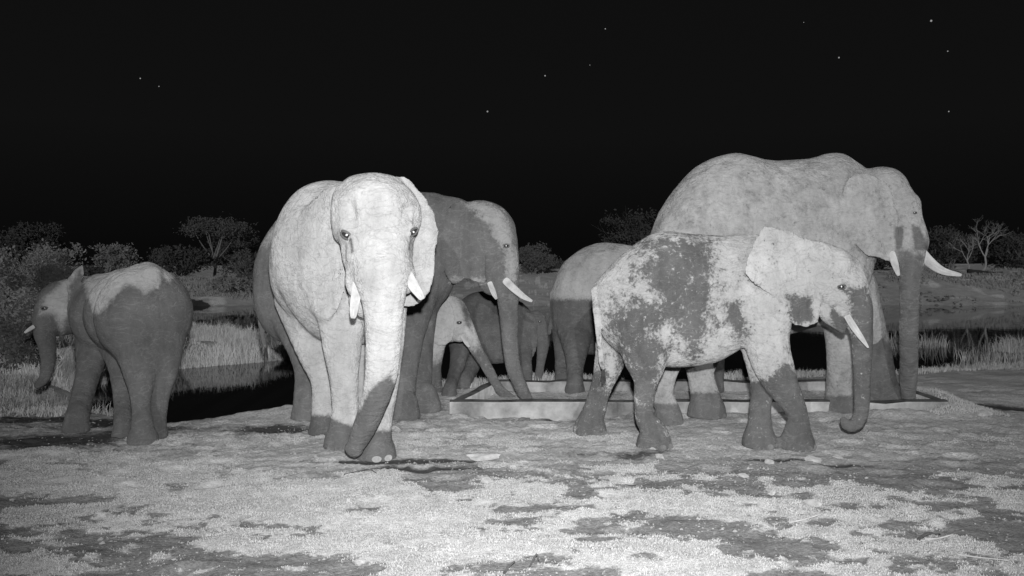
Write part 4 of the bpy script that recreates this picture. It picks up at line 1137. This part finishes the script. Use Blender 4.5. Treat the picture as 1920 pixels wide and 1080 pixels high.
P = P[fbm(P, 0.55, 95, 3) + 0.10 * (P[:, 0] - 13) > 0.05]
blades('reeds', P, np.full(len(P), ZW), 0.34, 0.012, M_GRASS_F, 'sparse reeds standing in the water at right', 0.45, seed=16, clump=0.8)
P = scatter(500, -5.9, -4.9, 10.3, 11.3, 17)
blades('water_weeds', P, np.full(len(P), ZW), 0.28, 0.012, M_GRASS_F, 'thin reeds at the water edge beside the young elephant', 0.4, seed=18)
P = shore_pts(7000, 5.0, 5.95, 9.5, 11.9, 19, 0, 9, inside_tr)
blades('mound_grass', P, ground_z(P), 0.05, 0.008, M_GRASS, 'short grass on the mound at the right end of the trough', 0.9, seed=20)

# loose soil crumbs and pebbles: far too many to count
def crumbs(name, P, Z, size, mat, label, seed):
    r = np.random.default_rng(seed); n = len(P)
    base = np.array([(1, 0, 0), (0, 1, 0), (-1, 0, 0), (0, -1, 0), (0, 0, 1), (0, 0, -1)], float)
    tri = np.array([(0, 1, 4), (1, 2, 4), (2, 3, 4), (3, 0, 4), (1, 0, 5), (2, 1, 5), (3, 2, 5), (0, 3, 5)])
    s = size * r.lognormal(0, 0.45, n)
    V = base[None] * r.uniform(0.6, 1.3, (n, 6, 1)) * s[:, None, None] * np.array([1, 1, 0.6])
    a = r.uniform(0, 6.28, n); c, sn = np.cos(a)[:, None], np.sin(a)[:, None]
    X = V[:, :, 0] * c - V[:, :, 1] * sn; Yv = V[:, :, 0] * sn + V[:, :, 1] * c
    V = np.stack([X + P[:, :1], Yv + P[:, 1:2], V[:, :, 2] + (Z + s * 0.2)[:, None]], -1)
    T = (np.arange(n)[:, None, None] * 6 + tri[None]).reshape(-1, 3)
    return tag(mesh_obj(name, V.reshape(-1, 3), T, mat, None, False), label, kind='stuff')
P = scatter(17000, -6, 6.5, 4.3, 9.7, 23)
P = P[rng.uniform(0, 1, len(P)) < (0.25 + 0.75 * (fbm(P, 0.9, 33, 2) > 0.1))]
crumbs('soil_crumbs', P, ground_z(P), 0.006, M_CLOD, 'loose crumbs of dry soil scattered over the ground', 24)
P = scatter(90000, -32, 48, 45, 64, 61)
P = P[(fbm(P * np.array([.6, 1]), 0.35, 62, 4, .6) > 0.05) & (poly_sd(P[:, 0], P[:, 1], POND) > .2)]
blades('bank_tussocks', P, ground_z(P), 0.22, 0.05, M_GRASS_F, 'dry tussocks scattered over the far bank', 0.9, seed=63)
P = scatter(5000, 18, 45, 44, 57, 26)
P = P[(fbm(P, 0.25, 35, 2) > 0.1)]
crumbs('bank_rubble', P, terrain(P[:, 0], P[:, 1]), 0.10, M_CLOD, 'rubble strewn along the far bank at right', 27)

# individual stones, sticks and dung
def stone_at(u, v, r, label, mat=M_STONE, flat=0.6, name='stone', cat='stone', seed=0, group=None):
    Y = foot_y(u, v); x = (u - 960) / F * Y
    z = float(ground_z(np.array([[x, Y]]))[0])
    R = r * Y / F
    rr = np.random.default_rng(seed)
    mb = sphere_mesh((0, 0, 0), (0.88, 0.88, 0.88), 11, 7)
    Vv = np.array(mb.v); 
    d = 1 + 0.42 * vnoise(Vv + seed * 3.7, 1.3, 3) + 0.26 * vnoise(Vv + seed, 3.1, 4)
    Vv = Vv * d[:, None] * np.array([R, R * 0.8, R * flat])
    o = mesh_obj(name, Vv, mb.f, mat, None, False)
    o.location = (x, Y, z + R * flat * 0.22); o.rotation_euler = (0, 0, rr.uniform(0, 3))
    tag(o, label, cat, group)
    return o
stone_at(1395, 892, 13, 'flat squarish pale stone lying in front of the half grown elephant', flat=.35, seed=1)
stone_at(1447, 924, 9, 'small round pale stone on bare soil below the squarish stone', seed=2)
stone_at(1762, 891, 6, 'tiny pale pebble alone on the dark soil at right', seed=3)
stone_at(1524, 948, 18, 'biggest pale stone, half sunk in a grass patch', flat=.5, seed=4)
stone_at(1443, 868, 10, 'pale clod beside the dark wet patch under the forefeet', seed=5, name='clod', cat='clod')
stone_at(1525, 862, 24, 'broad pale dirt lump right of the dark wet patch', flat=.28, seed=6, name='clod', cat='clod')
stone_at(1572, 856, 14, 'pale lump of dirt under the curled trunk tip', flat=.5, seed=7, name='clod', cat='clod')
stone_at(1226, 843, 10, 'pale clod touching the near hind foot of the muddy elephant', seed=8, name='clod', cat='clod', flat=.5)
stone_at(1238, 858, 9, 'pale clod just below the near hind foot', seed=9, name='clod', cat='clod', flat=.6)
stone_at(1116, 819, 8, 'flat pale flake under the far hind foot', seed=10, name='clod', cat='clod', flat=.3)
stone_at(905, 858, 34, 'long pale slab of earth above a dark streak at centre', flat=.16, seed=11, name='clod', cat='clod')
stone_at(1072, 858, 15, 'dark clump of dung on the soil between the two front elephants', M_DUNG, .6, 'dung', 'dung', 12)
stone_at(982, 789, 14, 'dark lump lying against the foot of the trough wall', M_DUNG, .45, 'dung', 'dung', 13)
stone_at(1500, 962, 9, 'pale stone beside the biggest stone', seed=14, flat=.5)
stone_at(913, 903, 12, 'pale tuft-edged clod above the central grass patch', seed=15, flat=.5, name='clod', cat='clod')
stone_at(1429, 946, 7, 'pale chip on the soil left of the biggest stone', seed=16)
stone_at(1640, 937, 5, 'small pebble in front of the right grass patches', seed=17)
stone_at(1845, 777, 20, 'low pale hump at the edge of the dark hollow', seed=18, flat=.4, name='clod', cat='clod')

def stick(pts, r, mat, label):
    Q = []
    for (u, v, up) in pts:
        Y = foot_y(u, v); x = (u - 960) / F * Y
        Q.append((x, Y, float(ground_z(np.array([[x, Y]]))[0]) + up))
    Q = crom(np.array(Q), 3)
    mb = MB(); mb.tube(Q, np.linspace(r, r * 0.5, len(Q)), 6)
    tag(mb.obj('stick', mat), label, 'stick')
stick([(1480, 984, .012), (1510, 978, .012), (1548, 970, .012)], 0.007, M_STICK, 'short pale stick beneath the biggest stone')
stick([(1735, 1014, .012), (1760, 1010, .014), (1788, 1006, .012)], 0.008, M_STICK, 'pale stick beside the dark slit in the right grass')
stick([(1795, 1046, .012), (1840, 1050, .012), (1890, 1058, .01)], 0.006, M_STICK, 'long thin pale stick near the lower right corner')
stick([(994, 1066, .01), (1006, 1058, .05), (1010, 1062, .02)], 0.008, M_STICK_D, 'bent dark twig standing at the bottom centre')
stick([(945, 1078, .01), (955, 1072, .03), (965, 1068, .04)], 0.010, M_STICK_D, 'dark twig at the bottom edge left of the bent one')
stick([(1722, 1012, .01), (1740, 1004, .02), (1762, 998, .01)], 0.012, M_STICK_D, 'short dark stick behind the pale stick in the right grass')
stick([(645, 893, .006), (690, 888, .02), (706, 893, .008)], 0.006, M_STICK_D, 'thin dark curled twig below the big foot')

# ------------------------------------------------------------------ trees and bushes
def leaves_mesh(C, size, seed):
    r = np.random.default_rng(seed); n = len(C)
    d = r.normal(size=(n, 3)); d /= np.linalg.norm(d, axis=1)[:, None]
    e = r.normal(size=(n, 3)); e -= d * (e * d).sum(1)[:, None]; e /= np.linalg.norm(e, axis=1)[:, None]
    s = (size * r.uniform(0.6, 1.4, n))[:, None]
    V = np.stack([C - d * s, C + e * s * 0.45, C + d * s, C - e * s * 0.45], 1).reshape(-1, 3)
    return V, np.arange(n * 4).reshape(n, 4)

def branch(mb, p, d, ln, r, depth, tips, rr, spread=0.6, up=0.1, n=5):
    q = [np.array(p)]; dd = np.array(d)
    for i in range(3):
        dd = dd + np.array([rr.uniform(-.18, .18), rr.uniform(-.18, .18), rr.uniform(-.1, .14)]); dd /= np.linalg.norm(dd)
        q.append(q[-1] + dd * ln / 3)
    mb.tube(q, np.linspace(r, r * 0.62, 4), n if depth > 1 else 4, cap=False)
    if depth == 0:
        tips.append(q[-1]); return
    for k in range(rr.choice((2, 3, 3))):
        nd = dd + np.array([rr.gauss(0, spread), rr.gauss(0, spread), rr.gauss(up, spread * 0.5)]); nd /= np.linalg.norm(nd)
        branch(mb, q[-1] if k < 2 else q[2], nd, ln * rr.uniform(.6, .85), r * 0.58, depth - 1, tips, rr, spread, up, n)
    tips.append(q[2])

def bush(u, Y, vtop, wpx, nl, lsize, mat, label, name='bush', cat='bush', seed=0, stems=9, barkm=M_BARK, group='bushes around the pond', lift=0.1):
    x = (u - 960) / F * Y; z0 = tz(x, Y) - 0.05
    top = CAMZ - (vtop - HZ) / F * Y; H = top - z0; R = wpx * Y / F / 2
    root = tag(empty(name, (x, Y, z0)), label, cat, group)
    rr = random.Random(seed); mb = MB(); tips = []
    for k in range(stems):
        a = rr.uniform(0, 6.28); t = rr.uniform(0.15, 0.9)
        d = np.array([math.cos(a) * t * R / H, math.sin(a) * t * R / H, 0.8]); d /= np.linalg.norm(d)
        branch(mb, (x + .1 * R * math.cos(a), Y + .1 * R * math.sin(a), z0), d, H * 0.48, 0.012 * H + 0.008, 2, tips, rr, 0.45, 0.1, 5)
    mb.obj('stem', barkm, root)['kind'] = 'stuff'
    r = np.random.default_rng(seed)
    tips = np.array(tips)
    # clumps: an uneven dome plus the twig tips
    nc = 46
    a = r.uniform(0, 2 * np.pi, nc); q = r.uniform(0, 1, nc) ** 0.5; hz = r.uniform(lift, 1, nc) ** 0.8
    rad = R * q * np.sqrt(np.clip(1.05 - (hz - 0.35) ** 2 / 0.5, 0.1, 1)) * r.uniform(0.8, 1.12, nc)
    C = np.stack([x + np.cos(a) * rad, Y + np.sin(a) * rad, z0 + hz * H * r.uniform(.86, 1.04, nc) * (1 - 0.18 * q)], 1)
    tk = tips[(tips[:, 2] > z0 + 0.25 * H) & (tips[:, 2] < top * 1.02 + .1) & (np.abs(tips[:, 0] - x) < R * 1.15)]
    if len(tk) > 40: tk = tk[r.choice(len(tk), 40, False)]
    C = np.concatenate([C, tk])
    ci = r.integers(0, len(C), nl)
    cs = (0.10 * (R + H) * r.uniform(0.5, 1.2, len(C)))[ci]
    L_ = C[ci] + r.normal(size=(nl, 3)) * cs[:, None] * np.array([1, 1, 0.75]) * 0.55
    L_ = L_[(L_[:, 2] > z0 + 0.03)]
    V, Fc = leaves_mesh(L_, lsize, seed)
    mesh_obj('foliage', V, Fc, mat, root, False)
    return root

def acacia(u, Y, vtop, vbase, wpx, nl, lsize, label, seed, mat=M_LEAF_N, barkm=M_BARK):
    x = (u - 960) / F * Y; z0 = tz(x, Y) - 0.1
    top = CAMZ - (vtop - HZ) / F * Y; H = top - z0; R = wpx * Y / F / 2
    root = tag(empty('acacia_tree', (x, Y, z0)), label, 'tree', 'trees beyond the pond')
    rr = random.Random(seed); mb = MB(); tips = []
    mb.tube([(x, Y, z0), (x + .1, Y, z0 + H * .2), (x + .02, Y, z0 + H * .42)], [H * .028, H * .022, H * .018], 8)
    for k in range(8):
        a = k * 0.785 + rr.uniform(-.3, .3); t = rr.uniform(.35, 1.0)
        tip = np.array([x + math.cos(a) * R * t * .8, Y + math.sin(a) * R * t * .8, z0 + H * (0.94 - .16 * t)])
        p = np.array([x + .02, Y, z0 + H * rr.uniform(.26, .42)])
        midp = p + (tip - p) * 0.5 + np.array([0, 0, -.04 * H])
        mb.tube(crom([p, midp, tip], 3), np.linspace(H * .013, H * .004, 7), 5, False)
        for j in range(4):
            e = tip + np.array([rr.gauss(0, R * .2), rr.gauss(0, R * .2), rr.uniform(-.02, .05) * H])
            mb.tube([midp + (tip - midp) * .6, e], [H * .005, H * .002], 4, False); tips.append(e)
        tips.append(tip)
    mb.obj('trunk', barkm, root)
    r = np.random.default_rng(seed); T = np.array(tips)
    ci = r.integers(0, len(T), nl)
    L_ = T[ci] + r.normal(size=(nl, 3)) * np.array([R * .16, R * .16, H * .055])
    V, Fc = leaves_mesh(L_, lsize, seed)
    mesh_obj('crown', V, Fc, mat, root, False)

def bare_tree(u, Y, vtop, lean, label, seed, depth=5, r0=0.09, ub=None):
    x = (u - 960) / F * Y; z0 = tz(x, Y) - 0.05
    H = CAMZ - (vtop - HZ) / F * Y - z0
    root = tag(empty('bare_tree', (x, Y, z0)), label, 'tree', 'bare trees at right')
    rr = random.Random(seed); mb = MB(); tips = []
    p = np.array([x, Y, z0]); q = p + np.array([lean * H, 0, H * .36])
    mb.tube(crom([p, p + (q - p) * .5 + np.array([.06 * H, 0, 0]), q], 3), np.linspace(r0, r0 * .75, 7), 7)
    mb.obj('trunk', M_BARK_P, root)
    mb = MB()
    for k in range(3):
        d = np.array([(-.55, .1, .5)[k] + rr.uniform(-.1, .1), rr.uniform(-.3, .3), .9]); d /= np.linalg.norm(d)
        branch(mb, q, d, H * .27, r0 * .6, depth - 1, tips, rr, 0.55, 0.05, 5)
    mb.obj('branches', M_BARK_P, root)

# left side
bush(86, 24, 470, 118, 5200, 0.055, M_LEAF, 'leafy grey bush on the left bank behind the young elephant', seed=1)
bush(4, 21, 478, 84, 4200, 0.055, M_LEAF, 'bright bush cut off by the left edge of the picture', seed=2)
bush(14, 17, 548, 80, 2600, 0.045, M_LEAF, 'low shrub on the grass in front of the leftmost bush', name='shrub', cat='shrub', seed=3)
bush(38, 13.2, 612, 120, 3200, 0.035, M_LEAF_D, 'added dark shrub standing in for the shadowy blur behind the trunk at the pond edge', name='shrub', cat='shrub', seed=33)  # made-up shrub, darkens the spot where trunk blur and shadow lie
bush(55, 95, 428, 140, 5000, 0.20, M_LEAF_D, 'broad dim tree rising behind the left bank bushes', name='tree', cat='tree', seed=4, group='trees beyond the pond', lift=.3)
bush(228, 60, 463, 70, 3000, 0.11, M_LEAF, 'small round bush rising behind the back of the young elephant', seed=5)
bush(172, 62, 500, 90, 2500, 0.12, M_LEAF_D, 'low dark scrub left of the small round bush', name='scrub', cat='bush', seed=6)
bush(335, 63, 466, 130, 5200, 0.13, M_LEAF_D, 'wide dark bush at the foot of the umbrella tree', seed=7)
acacia(402, 68, 411, 500, 122, 6500, 0.11, 'flat topped umbrella tree standing beyond the pond at left', 8)
bush(432, 47, 520, 92, 3600, 0.09, M_LEAF, 'rounded pale bush on the far shore below the umbrella tree', seed=9)
bush(474, 52, 476, 74, 3200, 0.10, M_LEAF_N, 'upright loose bush on the far shore beside the elephant tail', seed=10)
bush(270, 50, 540, 120, 2600, 0.10, M_LEAF_D, 'low dark bush on the far shore left of the pale one', seed=11)
bush(455, 80, 450, 110, 3600, 0.16, M_LEAF_D, 'dim tree behind the umbrella tree', name='tree', cat='tree', seed=12, group='trees beyond the pond')
bush(1002, 56, 466, 92, 3600, 0.11, M_LEAF_N, 'single bush in the gap between the two groups of elephants', seed=13)
bush(1030, 75, 488, 130, 2600, 0.15, M_LEAF_D, 'low dark thicket behind the single bush in the gap', name='thicket', cat='bush', seed=21)
bush(1190, 92, 404, 92, 3200, 0.17, M_LEAF_D, 'dim tree showing over the rump of the tallest bull', name='tree', cat='tree', seed=14, group='trees beyond the pond', lift=.25, barkm=M_STICK_D)
bush(1650, 70, 478, 90, 2600, 0.14, M_LEAF_D, 'dark bush seen under the chin of the tallest bull', seed=15)
bush(1775, 72, 432, 120, 3600, 0.13, M_LEAF_D, 'twiggy dark bush right of the tallest bull', seed=16, stems=14, barkm=M_BARK)
bush(1895, 78, 440, 130, 4200, 0.15, M_LEAF_D, 'rounded dark tree behind the bare tree at right', name='tree', cat='tree', seed=17, group='trees beyond the pond')
bush(1915, 64, 492, 110, 2600, 0.12, M_LEAF_D, 'low dark bush at the right edge of the picture', seed=18)
bare_tree(1838, 62, 424, .10, 'pale bare tree with forked crown beyond the far bank at right', 19, 6)
bare_tree(1812, 60, 446, .02, 'thin bare tree left of the forked bare tree', 20, 5, .06)
bush(2010, 66, 455, 150, 3000, 0.14, M_LEAF_D, 'dark tree beyond the right edge', name='tree', cat='tree', seed=31, group='trees beyond the pond')
bush(-70, 30, 470, 120, 3000, 0.07, M_LEAF, 'leafy bush beyond the left edge', seed=32)
P = np.stack([rng.normal(11.15, .16, 700), rng.normal(17.9, .16, 700)], 1)
tag(blades('grass_tuft', P[:260], np.full(260, -0.1), 0.42, 0.014, M_GRASS_F, 'spiky grass tuft', 0.6, seed=44), 'spiky tuft of grass on the shore at far right', 'grass tuft')
bpy.data.objects['grass_tuft']['kind'] = 'thing'

# fallen log on the far bank
mb = MB(); Q = []
for (u, v) in ((1815, 523), (1840, 529), (1862, 529), (1880, 522)):
    x, y, z = W(u, v, 53); Q.append((x, y, tz(x, y) + .22))
mb.tube(crom(np.array(Q), 4), np.linspace(.16, .09, 13), 7)
tag(mb.obj('fallen_log', M_STICK_D), 'dark fallen log lying on the far bank under the bare trees', 'log')

# ------------------------------------------------------------------ stars
m, nt, bs = new_mat('starlight')
bs.inputs['Base Color'].default_value = g(0); bs.inputs['Emission Color'].default_value = g(1); bs.inputs['Emission Strength'].default_value = 0.3
M_STAR = m
for (u, v, r, lab) in [(1746, 39, 1.9, 'brightest star, near the top right corner of the sky'), (1573, 108, 1.4, 'star above the head of the tallest bull'), (1777, 96, 1.1, 'faint star below the brightest star'),
                       (1779, 209, 1.2, 'faint star low at the right edge of the sky'), (1135, 54, 1.1, 'faint star at the top of the sky right of centre'), (1022, 142, 1.3, 'star right of the middle of the sky'),
                       (914, 209, 1.5, 'star above the dark elephant near the middle of the sky'), (263, 147, 1.2, 'upper of the two stars at left'), (298, 162, 1.0, 'lower of the two stars at left'),
                       (1507, 42, 0.7, 'very faint star left of the brightest star'), (1106, 122, 0.7, 'very faint star in the upper middle of the sky')]:
    Y = 1400.0
    c = W(u, v, Y)
    sphere = sphere_mesh((0, 0, 0), r * Y / F, 8, 6).obj('star', M_STAR)
    sphere.location = c
    tag(sphere, lab, 'star', 'stars in the night sky')
